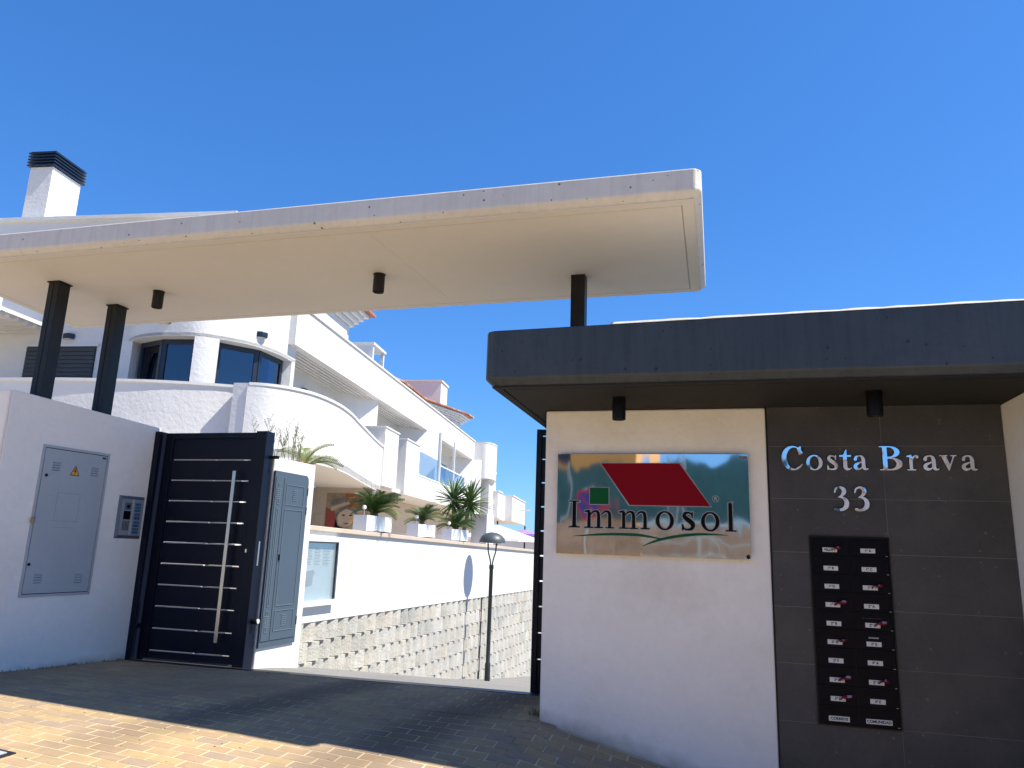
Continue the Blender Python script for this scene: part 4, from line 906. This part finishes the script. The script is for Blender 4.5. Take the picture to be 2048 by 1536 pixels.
w_ = pane_unit([(-1.52, -2.80), (-1.83, -2.12), (-1.80, -1.38)], 3.3, 5.59, tilt_first=True); w_['label'] = 'left bay window with one sash tilted open'
w_ = pane_unit([(-1.60, -1.08), (-.96, -.48), (-.06, -.37)], 3.3, 5.59)
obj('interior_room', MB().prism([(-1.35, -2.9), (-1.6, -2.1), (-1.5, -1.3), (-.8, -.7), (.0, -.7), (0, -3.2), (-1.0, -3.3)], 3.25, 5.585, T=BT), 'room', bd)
obj('curtain', MB().wallstrip([(-1.46, -1.05), (-.98, -.62), (-.86, -.56)], .02, 3.3, 5.0, T=BT), 'curtain', bd)
# left flat wall with shutter
bb('front_wall', 'smooth_white', -1.30, -.9, -8.2, -3.28, 3.2, 8.1)
sh = bb('roller_shutter', 'shutter', -1.31, -1.295, -5.7, -4.03, 3.2, 5.60)
for k in range(26):
    z = 5.57-.092*k; bb('slat', 'shutter', -1.335, -1.312, -5.69, -4.04, z-.082, z, parent=sh, bevel=.006)
bb('shutter_reveal', 'smooth_white', -1.33, -1.302, -5.75, -3.98, 5.60, 5.66)
def wall_light(s, t, z, lab, out=(-1, 0)):
    c = BT(s, t, z); o_ = dB*out[0]+tB*out[1]; e = Vector((-o_.y, o_.x, 0)); t_ = thing('wall_light', c, lab, 'wall light', 'half round wall lights on the building')
    def T(u, v, zz): q = Vector(c)+e*u+o_*v; return (q.x, q.y, c[2]+zz)
    pts = [(-.13, 0), (-.13, .05), (-.09, .10), (0, .125), (.09, .10), (.13, .05), (.13, 0)]
    obj('housing', MB().prism(pts, -.02, .10, T=T), 'frame_dark', t_, bevel=.02); obj('diffuser', MB().prism([(p[0]*.8, p[1]*.8+.005) for p in pts], -.035, -.018, T=T), 'lens', t_)
wall_light(-1.30, -4.72, 5.78, 'dark wall light over the roller shutter beside the front post')
wall_light(-2.08, -1.95, 5.86, 'dark wall light above the left bay window just under the canopy edge')
wall_light(-1.16, -.36, 5.98-.15, 'dark wall light above the right bay window', (-.75, .66))
wall_light(2.59, -.99, 5.42, 'small dark wall light under the ribbed soffit right of the bay', (0, 1))
# upper front cornice band at far left
bb('front_cornice', 'smooth_white', -3.05, -2.75, -9.0, -5.15, 5.95, 6.9)
for k in range(6): bb('soffit_rib', 'smooth_white', -2.72+.25*k, -2.60+.25*k, -9.0, -5.2, 5.90, 5.97)
bb('soffit_board', 'smooth_white', -2.75, -1.30, -9.0, -5.15, 5.972, 6.05)
# roof slab of the front volume
bb('roof_slab', 'smooth_white', -1.62, 2.2, -7.4, -.92, 8.08, 8.47, bevel=.01)
bb('roof_fascia', 'smooth_white', -1.70, -1.62, -7.0, -.95, 8.41, 8.49)
# chimney
chm = obj('chimney', MB().box(-1.0, -.06, -6.74, -6.14, 8.50, 10.12, T=BT), 'stucco', bd, bevel=.01)
for k in range(5): 
    z = 10.13+.078*k; obj('louvre', MB().box(-1.06, .0, -6.80, -6.08, z, z+.034, T=BT), 'frame_dark', chm)
obj('cap', MB().box(-.90, -.16, -6.64, -6.24, 10.12, 10.49, T=BT).box(-1.03, -.03, -6.77, -6.11, 10.485, 10.51, T=BT), 'frame_dark', chm)
# main upper band, soffit and recess wall
bb('upper_parapet', 'smooth_white', -.28, 21.4, -.22, 0, 5.92, 6.86); bb('parapet_coping', 'smooth_white', .14, 21.42, -.26, .04, 6.86, 6.905)
bb('roof_terrace_floor', 'smooth_white', .16, 30, -8, -.22, 6.10, 6.20)
bb('soffit_board', 'smooth_white', .16, 21.3, -1.05, -.22, 6.0, 6.098)
for k in range(6): bb('soffit_rib', 'smooth_white', .2, 21.3, -.34-.135*k, -.27-.135*k, 5.93, 5.998)
bb('recess_wall', 'smooth_white', -.1, 30, -1.4, -1.0, 3.2, 6.0)
# windows in recess wall
def rwin(s0, s1, z0, z1, kind):
    w0 = bb('window', 'frame_dark' if kind == 'dark' else 'alu_white', s0, s1, -1.0, -.985, z1-.06, z1)
    bb('frame', 'frame_dark' if kind == 'dark' else 'alu_white', s0, s0+.06, -1.0, -.97, z0, z1-.06, parent=w0); bb('frame', 'frame_dark' if kind == 'dark' else 'alu_white', s1-.06, s1, -1.0, -.97, z0, z1-.06, parent=w0)
    if s1-s0 > 1.2: m_ = (s0+s1)/2; bb('frame', 'frame_dark' if kind == 'dark' else 'alu_white', m_-.04, m_+.04, -1.0, -.97, z0, z1-.06, parent=w0)
    bb('pane', 'shutter' if kind == 'dark' else 'glass_rail', s0+.06, s1-.06, -.995, -.985, z0, z1-.06, parent=w0)
rwin(1.95, 4.2, 3.3, 5.30, 'dark'); rwin(6.5, 10.2, 3.3, 5.5, 'l'); rwin(13.2, 16.4, 3.3, 5.5, 'l'); rwin(17.2, 19.6, 3.3, 5.5, 'l')
# oblique partitions
def fin(p, q, z0, z1, th=.10):
    obj('partition', MB().wallstrip([p, q], -th, z0, z1, T=BT), 'smooth_white', bd)
fin((4.74, -1.05), (6.10, -.10), 3.2, 5.995); fin((10.9, -1.05), (12.2, .47), 3.2, 5.93); fin((20.1, -1.05), (21.3, .41), 3.2, 5.93)
# balcony piers and parapets
def pier(s0, s1, t0, t1, z0, z1): bb('balcony_pier', 'smooth_white', s0, s1, t0, t1, z0, z1-.04); bb('pier_coping', 'smooth_white', s0-.03, s1+.03, t0, t1+.03, z1-.04, z1)
pier(5.14, 6.5, -.25, .50, 3.27, 4.98); pier(7.40, 9.05, -.25, .50, 3.24, 4.96)
bb('balcony_parapet', 'smooth_white', 9.05, 20.2, .38, .50, 3.20, 3.94); bb('balcony_parapet', 'smooth_white', 7.4, 9.05, .38, .50, 3.2, 3.25)
bb('balcony_floor', 'smooth_white', 5.14, 21.3, -1.0, .38, 3.21, 3.32)
bb('sill', 'alu_white', 9.05, 12.1, .36, .52, 3.94, 3.98); bb('sill', 'alu_white', 12.3, 16.9, .36, .52, 3.94, 3.98)
bb('glass_screen', 'glass_rail', 9.10, 12.05, .44, .455, 3.98, 4.78)
bb('glass_screen', 'glass_rail', 12.35, 16.8, .44, .455, 3.98, 4.62); bb('glass_rail_top', 'alu_white', 12.3, 16.9, .42, .47, 4.62, 4.66)
for s_ in (12.12, 16.85, 14.6, 18.4, 19.9): bb('screen_post', 'alu_white', s_, s_+.07, .42, .49, 3.94, 5.9 if s_ in (12.12, 14.6) else 4.66)
# rounded far end
re_ = cr_sub([(21.45, -.1), (21.3, .35), (21.43, .72), (22.2, .92), (23.4, .80), (24.6, .3)])
obj('rounded_parapet', MB().wallstrip(re_, -.2, 5.05, 6.80, T=BT), 'smooth_white', bd, smooth=True); obj('coping_strip', MB().wallstrip([(s, t+.03) for s, t in re_], -.27, 6.80, 6.85, T=BT), 'smooth_white', bd)
bb('end_wall', 'smooth_white', 21.9, 24.0, -1.0, .72, 3.2, 5.05); bb('end_step', 'smooth_white', 21.3, 21.5, -.3, .35, 5.0, 6.8)
bb('far_balcony_wall', 'smooth_white', 23.3, 24.7, -.5, .98, 3.2, 4.55); bb('far_balcony_wall', 'smooth_white', 24.7, 27.0, -.5, .80, 3.2, 4.55); bb('far_balcony_wall', 'smooth_white', 27.0, 33.0, -.5, 1.22, 3.2, 4.60)
bb('coping_strip', 'smooth_white', 23.25, 24.75, -.5, 1.03, 4.55, 4.60); bb('coping_strip', 'smooth_white', 27.0, 33.0, -.5, 1.27, 4.60, 4.65)
bb('spout', 'smooth_white', 30.6, 30.75, 1.22, 1.8, 3.95, 4.05)
# roof volumes
bb('penthouse', 'smooth_white', 2.2, 5.5, -4, -1.0, 6.2, 7.98)
for k in range(5): bb('cornice_step', 'smooth_white', 2.0, 5.5+.14*k, -4, -1.0+.10*k, 7.98+.13*k, 8.09+.13*k)
bb('glass_screen', 'glass_rail', 5.9, 9.1, -1.0, -.98, 6.9, 7.6)
bx = bb('stair_housing', 'smooth_white', 9.28, 9.40, -3.0, -1.5, 6.2, 8.58); bb('roof_plate', 'smooth_white', 9.2, 10.65, -3.05, -1.45, 8.58, 8.66); bb('corner_post', 'smooth_white', 10.50, 10.60, -1.62, -1.5, 6.2, 8.58); bb('back_wall', 'smooth_white', 9.4, 10.6, -3.0, -2.9, 6.2, 8.58); bb('glass_screen', 'glass_rail', 9.4, 10.5, -1.53, -1.515, 6.2, 8.0)
# penthouse two with tiled eave and block on the roof
pz = 7.55
pent = [(11.0, -1.9), (16.0, -1.85), (19.4, -.70), (20.6, -.62), (20.6, -6), (11.0, -6)]
obj('penthouse', MB().prism(pent, 6.2, pz, T=BT), 'smooth_white', bd)
for k in range(5):
    g = .10*k; P = [(11.0, -1.9+g), (16.1+g*.3, -1.85+g), (19.5+g*.4, -.70+g), (20.6+g, -.62+g), (20.6+g, -6), (11.0, -6)]
    obj('cornice_step', MB().prism(P, pz+.085*k, pz+.07+.085*k, T=BT), 'smooth_white', bd)
ez = pz+.43; eave = [(12.7, -1.38), (16.26, -1.36), (19.95, -.18), (21.15, -.08)]
rf = obj('tiled_roof', MB().add([BT(*eave[0], ez), BT(*eave[1], ez), BT(*eave[2], ez), BT(*eave[3], ez), BT(21.2, -5.5, ez+.1), BT(18.0, -4.5, ez+1.4), BT(15, -4.9, ez+1.55), BT(12.7, -4.9, ez+1.55), BT(12.7, -5.5, ez)],
         [(0,1,6,7), (1,2,5,6), (2,3,4,5), (4,8,7,6,5), (0,7,8), (0,8,4,3,2,1)]), 'terracotta', bd)
tm = MB(); nseg = 6; Lt = .62
for k in range(nseg): 
    a0_, a1_ = math.pi*k/nseg, math.pi*(k+1)/nseg; r0, r1 = .10, .085
    tm.add([(r0*math.cos(a0_), 0, r0*.75*math.sin(a0_)), (r0*math.cos(a1_), 0, r0*.75*math.sin(a1_)), (r1*math.cos(a1_), Lt, r1*.75*math.sin(a1_)+.0), (r1*math.cos(a0_), Lt, r1*.75*math.sin(a0_))], [(0,1,2,3)])
    tm.add([(r0*math.cos(a0_), 0, r0*.75*math.sin(a0_)), (r0*math.cos(a1_), 0, r0*.75*math.sin(a1_)), (0, 0, 0)], [(0,1,2)])
tme = rawmesh('roof_tile', tm, 'terracotta')
def tiles_along(p, q, slope, rows=2, pitch=.22):
    P, Q = Vector(BT(*p, ez)), Vector(BT(*q, ez)); d = (Q-P); L = d.length; d.normalize(); up = Vector((-d.y, d.x, 0))
    if up.dot(Vector(BT(15, -4.9, ez))-P) < 0: up = -up
    ang = math.atan2(up.y, up.x)-math.pi/2
    for r_ in range(rows):
        for k in range(int(L/pitch)):
            c = P+d*(pitch*(k+.5))+up*(r_*.5-.06)+Vector((0, 0, (r_*.5-.06)*slope+.03+.01*r_))
            inst('roof_tile', tme, rf, c, (math.atan(slope), 0, ang))
tiles_along(eave[0], eave[1], .42, 1); tiles_along(eave[1], eave[2], .30, 3); tiles_along(eave[2], eave[3], .05, 1)
bb('roof_block', 'smooth_white', 19.7, 21.1, -3.9, -1.5, 7.9, 9.60); bb('roof_block_coping', 'smooth_white', 19.64, 21.2, -3.95, -1.44, 9.60, 9.67)
rf1 = bb('roof_tip', 'terracotta', 5.3, 6.3, -1.4, -.45, 8.62, 8.70)
# ground floor
bb('ground_wall', 'beige', 4.2, 4.5, -3.5, .55, 1.2, 3.1); bb('ground_wall', 'beige', 4.5, 30, -1.2, -.9, 1.2, 3.2)
bb('ground_wall', 'smooth_white', -3.1, 4.2, -3.8, -3.5, 1.2, 3.1)
# mural panel
ml = thing('mural', BT(4.16, -.1, 2.0), 'rust and grey painted mural with a stylised face on the ground floor wall', 'mural')
def MU(u, v, d=0): return BT(4.19-.004-.004*d, -.72+u*1.25, 1.98+v*.97)
def mp(P, m_, d, name): obj(name, MB().add([MU(u, v, d) for u, v in P], [tuple(range(len(P)))]), m_, ml)
mp([(0, 0), (1, 0), (1, 1), (0, 1)], 'art_sand', 0, 'background'); mp([(.42, .60), (1, .6), (1, 1), (.42, 1)], 'art_rust', 1, 'rust_field'); mp([(0, 0), (.3, 0), (.2, .5), (0, .6)], 'art_red', 1, 'red_field')
mp([(.10, .66), (.45, .80), (.46, .93), (.12, .80)], 'art_grey', 2, 'hat_band'); mp([(.12, .5), (.55, .72), (.5, .78), (.12, .62)], 'art_cream', 2, 'hat')
mp([(.30, .12), (.46, .06), (.60, .16), (.68, .42), (.52, .62), (.36, .56), (.28, .36)], 'art_cream', 3, 'face')
mp([(.20, .40), (.46, .66), (.60, .60), (.80, .36), (.62, .50), (.46, .58), (.30, .44), (.26, .34)], 'art_grey', 4, 'hair')
for u in (.36, .52): mp([(u, .40), (u+.05, .42), (u+.10, .40), (u+.05, .375)], 'black', 4, 'eye')
mp([(.42, .17), (.49, .195), (.56, .17), (.49, .145)], 'art_red', 4, 'mouth'); mp([(.24, .3), (.30, .10), (.44, .02), (.32, 0), (.22, 0)], 'black', 4, 'outline')
mp([(.50, .28), (1.0, .12), (1.0, .16), (.52, .31)], 'yellow', 5, 'stroke')
# terrace slab behind the retaining wall
ter = MB(); ter.add([(-4.75, 6.9, 1.30), (-4.2, 22, 1.2), (-6, 60, 1.0), (-30, 60, 1.0), (-30, 6.9, 1.3)], [(0,1,2,3,4)])
o = obj('terrace', ter, 'coping', origin=(-10, 20, 1.2)); tag(o, 'terrace floor between the retaining wall and the building', kind='structure')
# white pier on the coping + neighbours
tp = RB(MB(), -.45, -.02, 1.80, 2.44, -.34, -.02, f=RR); o = obj('terrace_pier', tp, 'smooth_white', bevel=.01); tag(o, 'short white wall stub standing on the coping above the notice board', 'wall')
tp = RB(MB(), 6.20, 6.62, 1.69, 2.26, -.36, -.04, f=RR); o = obj('terrace_pillar', tp, 'smooth_white', bevel=.008); tag(o, 'white square pillar on the coping just left of the lamp', 'pillar')
gwl = MB().box(-14, -4.25, 23.8, 24.0, 1.0, 2.02); o = obj('garden_wall', gwl, 'smooth_white'); tag(o, 'low white garden wall behind the lamp at the end of the terrace', 'wall')
def parasol(x, y, zt, r, h, m_, lab, zp=0.9):
    t = thing('parasol', (x, y, zp), lab, 'parasol'); n = 8; mb = MB()
    vs_ = [(x, y, zt)]+[(x+r*math.cos(2*math.pi*k/n), y+r*math.sin(2*math.pi*k/n), zt-h) for k in range(n)]+[(x+r*math.cos(2*math.pi*k/n), y+r*math.sin(2*math.pi*k/n), zt-h-.08) for k in range(n)]
    mb.add(vs_, [(0, 1+k, 1+(k+1)%n) for k in range(n)]+[(1+k, 1+(k+1)%n, 1+n+(k+1)%n, 1+n+k) for k in range(n)]); obj('canopy', mb, m_, t); obj('pole', MB().tube([(x, y, zp), (x, y, zt+.1)], .025, 8), 'dark_metal', t)
parasol(-5.75, 20, 2.26, 1.15, .36, 'canvas', 'white parasol over the garden wall below the far balcony'); parasol(-5.6, 22.5, 2.22, .62, .14, 'purple', 'purple parasol half hidden beside the gate edge')

# ------------------------------------------------------------------ planters and plants
def planter(a0, a1, z0, h, wdt, lab):
    t = thing('planter', RR((a0+a1)/2, -.05-wdt/2, z0), lab, 'planter', 'white planter boxes on the coping')
    mb = MB(); RB(mb, a0, a1, z0+.012, z0+h, -.04-.012, -.04, f=RR); RB(mb, a0, a1, z0+.012, z0+h, -.04-wdt, -.04-wdt+.012, f=RR); RB(mb, a0, a0+.012, z0+.012, z0+h, -.04-wdt+.012, -.052, f=RR); RB(mb, a1-.012, a1, z0+.012, z0+h, -.04-wdt+.012, -.052, f=RR)
    obj('box', mb, 'alu_white', t); obj('soil', RB(MB(), a0+.013, a1-.013, z0+.02, z0+h-.03, -.04-wdt+.013, -.053, f=RR), 'earth', t)
    obj('feet', RB(RB(MB(), a0+.03, a0+.08, z0, z0+.011, -.04-wdt+.02, -.06, f=RR), a1-.08, a1-.03, z0, z0+.011, -.04-wdt+.02, -.06, f=RR), 'dark_metal', t)
    return t
def frond_mesh(L, seed, npair=22, lw=.010, ll=.11, m_='leaf'):
    r = random.Random(seed); mb = MB(); pts = []
    for i in range(9): t = i/8; pts.append(Vector((L*t*.92, 0, L*(.55*t-.62*t*t))))
    mb.tube(pts, .004, 4, caps=False)
    for i in range(npair):
        t = .12+.86*i/(npair-1); k = min(int(t*8), 7); p = pts[k].lerp(pts[k+1], t*8-k); l_ = ll*(math.sin(math.pi*(t*.85+.12)))**.6*r.uniform(.85, 1.1)
        for s_ in (-1, 1):
            tip = p+Vector((l_*.55, s_*l_*.85, l_*.28)); w2 = Vector((lw*.5, 0, 0)); midp = p.lerp(tip, .5)+Vector((0, 0, .008))
            mb.add([p-w2, p+w2, midp+w2*.9, tip, midp-w2*.9], [(0,1,2,4), (4,2,3)])
    return rawmesh('frond', mb, m_)
FR = [frond_mesh(.42, s) for s in range(3)]; FRL = [frond_mesh(.42, s+9, m_='leaf_light') for s in range(2)]
def cycad(x, y, z, n, size, lab, seed, light=.25):
    t = thing('cycad', (x, y, z), lab, 'plant', 'cycads in the planter boxes'); r = random.Random(seed)
    obj('trunk', MB().lathe([(.05*size, z-.05), (.055*size, z), (.04*size, z+.05), (0, z+.06)], x, y, 10), 'trunk', t)
    for k in range(n):
        a = 2*math.pi*k/n*2.4+r.uniform(-.3, .3); el_ = r.uniform(-.1, .95); me = r.choice(FRL) if (r.random() < light and el_ < .45) else r.choice(FR); s_ = size*r.uniform(.75, 1.05)
        inst('frond', me, t, (x, y, z+.03), (r.uniform(-.3, .3), -el_, a), (s_, s_, s_))
    return t
planter(1.36, 2.10, 1.772, .215, .20, 'largest white planter box nearest the gate, holding a broad cycad')
pa = RR(1.75, -.14, 1.98); cycad(pa[0], pa[1], 1.98, 46, 1.15, 'broad dark green cycad in the planter nearest the gate', 3, .4)
planter(3.02, 3.68, 1.742, .20, .19, 'white planter box in the middle of the row of three'); pa = RR(3.34, -.13, 1.92); cycad(pa[0], pa[1], 1.94, 26, .95, 'small cycad in the middle planter box', 5)
planter(4.40, 5.20, 1.716, .20, .18, 'white planter box farthest along the coping beside the white pillar'); pa = RR(4.8, -.13, 1.89); cycad(pa[0], pa[1], 1.90, 36, 1.1, 'dense cycad in the farthest planter box below the yucca', 8)
# yucca
ym = MB(); L_ = .40
if True:
    P = [(0, .0), (.10, .016), (.25, .014), (.34, .008), (.40, 0)]
    vs_ = []
    for x_, w2 in P: z_ = .10*x_-.35*x_*x_; vs_ += [(x_, -w2, z_+w2*.4), (x_, 0, z_), (x_, w2, z_+w2*.4)]
    ym.add(vs_, [(i*3+q, i*3+3+q, i*3+4+q, i*3+1+q) for i in range(4) for q in (0, 1)])
yme = rawmesh('leaf', ym, 'leaf_yucca')
yp = RR(6.0, -.55, 1.3); yk = thing('yucca', (yp[0], yp[1], 1.3), 'spiky green yucca with two heads rising behind the far planter', 'plant')
for (dx, dz, tr) in ((-.13, 2.50, .05), (.22, 2.44, .045)):
    obj('trunk', MB().tube([(yp[0], yp[1], 1.3), (yp[0]+dx*.4, yp[1], 1.8), (yp[0]+dx, yp[1], dz)], tr, 8, r1=tr*.8), 'trunk', yk)
    r = random.Random(int(dz*100))
    for k in range(130):
        a = r.uniform(0, 6.28); e_ = math.asin(min(1, max(-1, r.uniform(-.75, 1)))); s_ = r.uniform(1.0, 1.35)*(1.0 if e_ > -.4 else .85)
        inst('leaf', yme, yk, (yp[0]+dx, yp[1], dz-.02+.06*math.sin(e_)), (r.uniform(-.5, .5), -e_, a), (s_, s_, s_))
# drooping pale palm + dry flowering stems on the pier top
dp = RR(-.05, -.15, 2.44); dpt = thing('trailing_palm', (dp[0], dp[1], 2.44), 'yellow green palm fronds drooping over the end of the white pier', 'plant'); r = random.Random(4)
for k in range(11):
    a = r.uniform(.6, 2.3) if k < 8 else r.uniform(0, 6.28); inst('frond', r.choice(FRL), dpt, (dp[0], dp[1], 2.45), (r.uniform(-.3, .3), -r.uniform(-.15, .9), a), (1.15,)*3)
dsp = (-4.42, 7.05, 2.435); dst = thing('dry_flower_stems', dsp, 'thin dry flowering stems growing on top of the utility cabinet wall', 'plant'); r = random.Random(6)
for k in range(30):
    bx_, by_ = dsp[0]+r.uniform(-.08, .08), dsp[1]+r.uniform(-.42, .38); H = r.uniform(.18, .44)*(1.0 if k % 3 else .7); a = r.uniform(0, 6.28); q = r.uniform(.02, .14)
    P = [(bx_, by_, 2.435), (bx_+q*.4*math.cos(a), by_+q*.4*math.sin(a), 2.435+H*.5), (bx_+q*math.cos(a), by_+q*math.sin(a), 2.435+H)]
    mb = MB().tube(P, .0035, 5, r1=.0015)
    for j in range(5):
        e = P[2]; b_ = r.uniform(0, 6.28); l2 = r.uniform(.02, .07); t0 = r.uniform(.55, 1); s_ = Vector(P[1]).lerp(Vector(e), (t0-.5)*2); tip = s_+Vector((math.cos(b_)*l2*.6, math.sin(b_)*l2*.6, l2)); mb.tube([s_, tip], .0018, 4)
        mb.lathe([(0, tip.z-.006), (.006, tip.z), (0, tip.z+.007)], tip.x, tip.y, 5)
    obj('stem', mb, 'stem', dst)
obj('base_leaves', MB().lathe([(0, 2.436), (.07, 2.436), (.05, 2.47), (0, 2.48)], dsp[0]+.02, dsp[1]+.3, 8), 'art_rust', dst)
for (pa_, z_, nn_) in ((RR(1.7, -.16, 1.97), 1.97, 14), (RR(3.45, -.16, 1.93), 1.93, 9)):
    gt = thing('wispy_grass', (pa_[0], pa_[1], z_), 'thin pale grass stalks rising above the broad cycad' if nn_ == 14 else 'thin pale grass stalks behind the small cycad', 'plant')
    for k in range(nn_):
        a = r.uniform(0, 6.28); H = r.uniform(.28, .55 if nn_ == 14 else .36); q = r.uniform(.05, .25); P = [(pa_[0], pa_[1], z_), (pa_[0]+q*.35*math.cos(a), pa_[1]+q*.35*math.sin(a), z_+H*.6), (pa_[0]+q*math.cos(a), pa_[1]+q*math.sin(a), z_+H)]
        obj('stalk', MB().tube(P, .0028, 4, r1=.0012), 'leaf_light', gt)
gr = MB()
for k in range(420):
    x = rnd.uniform(-6, .2); y = rnd.uniform(3.3, 6.3)
    if x > -1.2 and y > 5.45: continue
    q = rnd.uniform(.002, .0065); z = gz(x, y)+.004; a = rnd.uniform(0, 6.28)
    gr.prism([(x+q*math.cos(a+j*2.09)*(1+.4*(j == 0)), y+q*math.sin(a+j*2.09)) for j in range(3)], z, z+q*.8)
o = obj('grit', gr, 'earth'); tag(o, 'loose grit and small bits of dry leaf on the paving', 'grit', kind='stuff')
# small solar lights in the planters
for i, (a, z, lab) in enumerate(((1.42, 2.0, 'small white garden light in front of the broad cycad'), (3.12, 1.96, 'small white garden light in the middle planter'), (4.46, 1.92, 'small white garden light in the farthest planter'))):
    p = RR(a, -.12, z-.03); t = thing('garden_light', p, lab, 'garden light', 'small garden lights in the planters')
    obj('stalk', MB().tube([p, (p[0], p[1], z+.07)], .005, 6), 'lens', t); obj('lamp_head', MB().lathe([(.012, z+.06), (.028, z+.075), (.024, z+.11), (0, z+.12)], p[0], p[1], 10), 'canvas', t, smooth=True)

# ------------------------------------------------------------------ across the street (seen only in the mirror plaque and letters)
sb = thing('street_wall', (0, -4.2, 0), 'brown stone wall across the street, reflected in the mirror plaque', 'wall')
for j in range(7):
    for i in range(22):
        x = -7+i*.6+(.3 if j % 2 else 0); g = .01
        obj('stone', MB().box(x+g, x+.6-g, -4.4, -4.1+rnd.uniform(-.012, .012), -.07+j*.33+g, -.07+j*.33+.33-g), 'stone_brown', sb)
cf = thing('netting_fence', (-3, -4.32, 2.24), 'teal netted construction fence on the wall across the street', 'fence')
for i in range(4):
    x = -7.4+i*2.2; ht = 3.25+.06*i; obj('net_panel', MB().box(x+.03, x+2.17, -4.33, -4.31, 2.27, ht), 'net_green', cf); obj('fence_post', MB().box(x-.03, x+.03, -4.36, -4.28, 2.24, ht+.08), 'cabinet_metal', cf)
    for q in range(1, 8): obj('wire', MB().box(x+.03+.27*q, x+.04+.27*q, -4.305, -4.30, 2.27, ht), 'dark_metal', cf)
ch_ = thing('cream_house', (6, -9, 0), 'cream house across the street with a terracotta roof edge', 'house')
obj('wall', MB().box(1.4, 14, -14, -9, -2, 4.0), 'smooth_white', ch_); obj('roof', MB().box(1.2, 14.2, -14.2, -8.8, 4.0, 4.14), 'terracotta', ch_)
for x in (2.6, 5.2): obj('window', MB().box(x, x+.8, -9.0, -8.97, 1.4, 2.6), 'frame_dark', ch_)
yb = thing('ochre_house', (-5, -12, 0), 'ochre house up the street behind the netted fence', 'house')
obj('wall', MB().box(-9.5, -2.3, -16, -12, 0, 7.4), 'ochre', yb)
for x in (-7.5, -4.8): 
    f = obj('window', MB().box(x-.5, x+.5, -12.0, -11.97, 4.3, 5.6), 'frame_dark', yb)
obj('cornice', MB().box(-9.7, -2.1, -16.2, -11.8, 7.4, 7.65), 'smooth_white', yb)
ns = thing('no_parking_sign', (-2.0, -2.0, gz(-2, -2)), 'round red and blue no parking sign on a pole across from the plaque', 'road sign')
obj('pole', MB().tube([(-2.0, -2.05, gz(-2, -2)), (-2.0, -2.05, 2.75)], .03, 10), 'cabinet_metal', ns)
def discY(x, z, r, y0, y1): return disc(x, z, r, y0, y1, 28)
obj('rim', discY(-2.0, 2.43, .28, -2.02, -2.0), 'sign_red', ns); obj('face', discY(-2.0, 2.43, .21, -1.999, -1.995), 'sign_blue', ns)
obj('slash', flat_poly([(-2.17, 2.57), (-2.14, 2.60), (-1.83, 2.29), (-1.86, 2.26)], -1.994, -1.990), 'sign_red', ns)
print('visible pavers', nvis, 'blocks', len(ab))
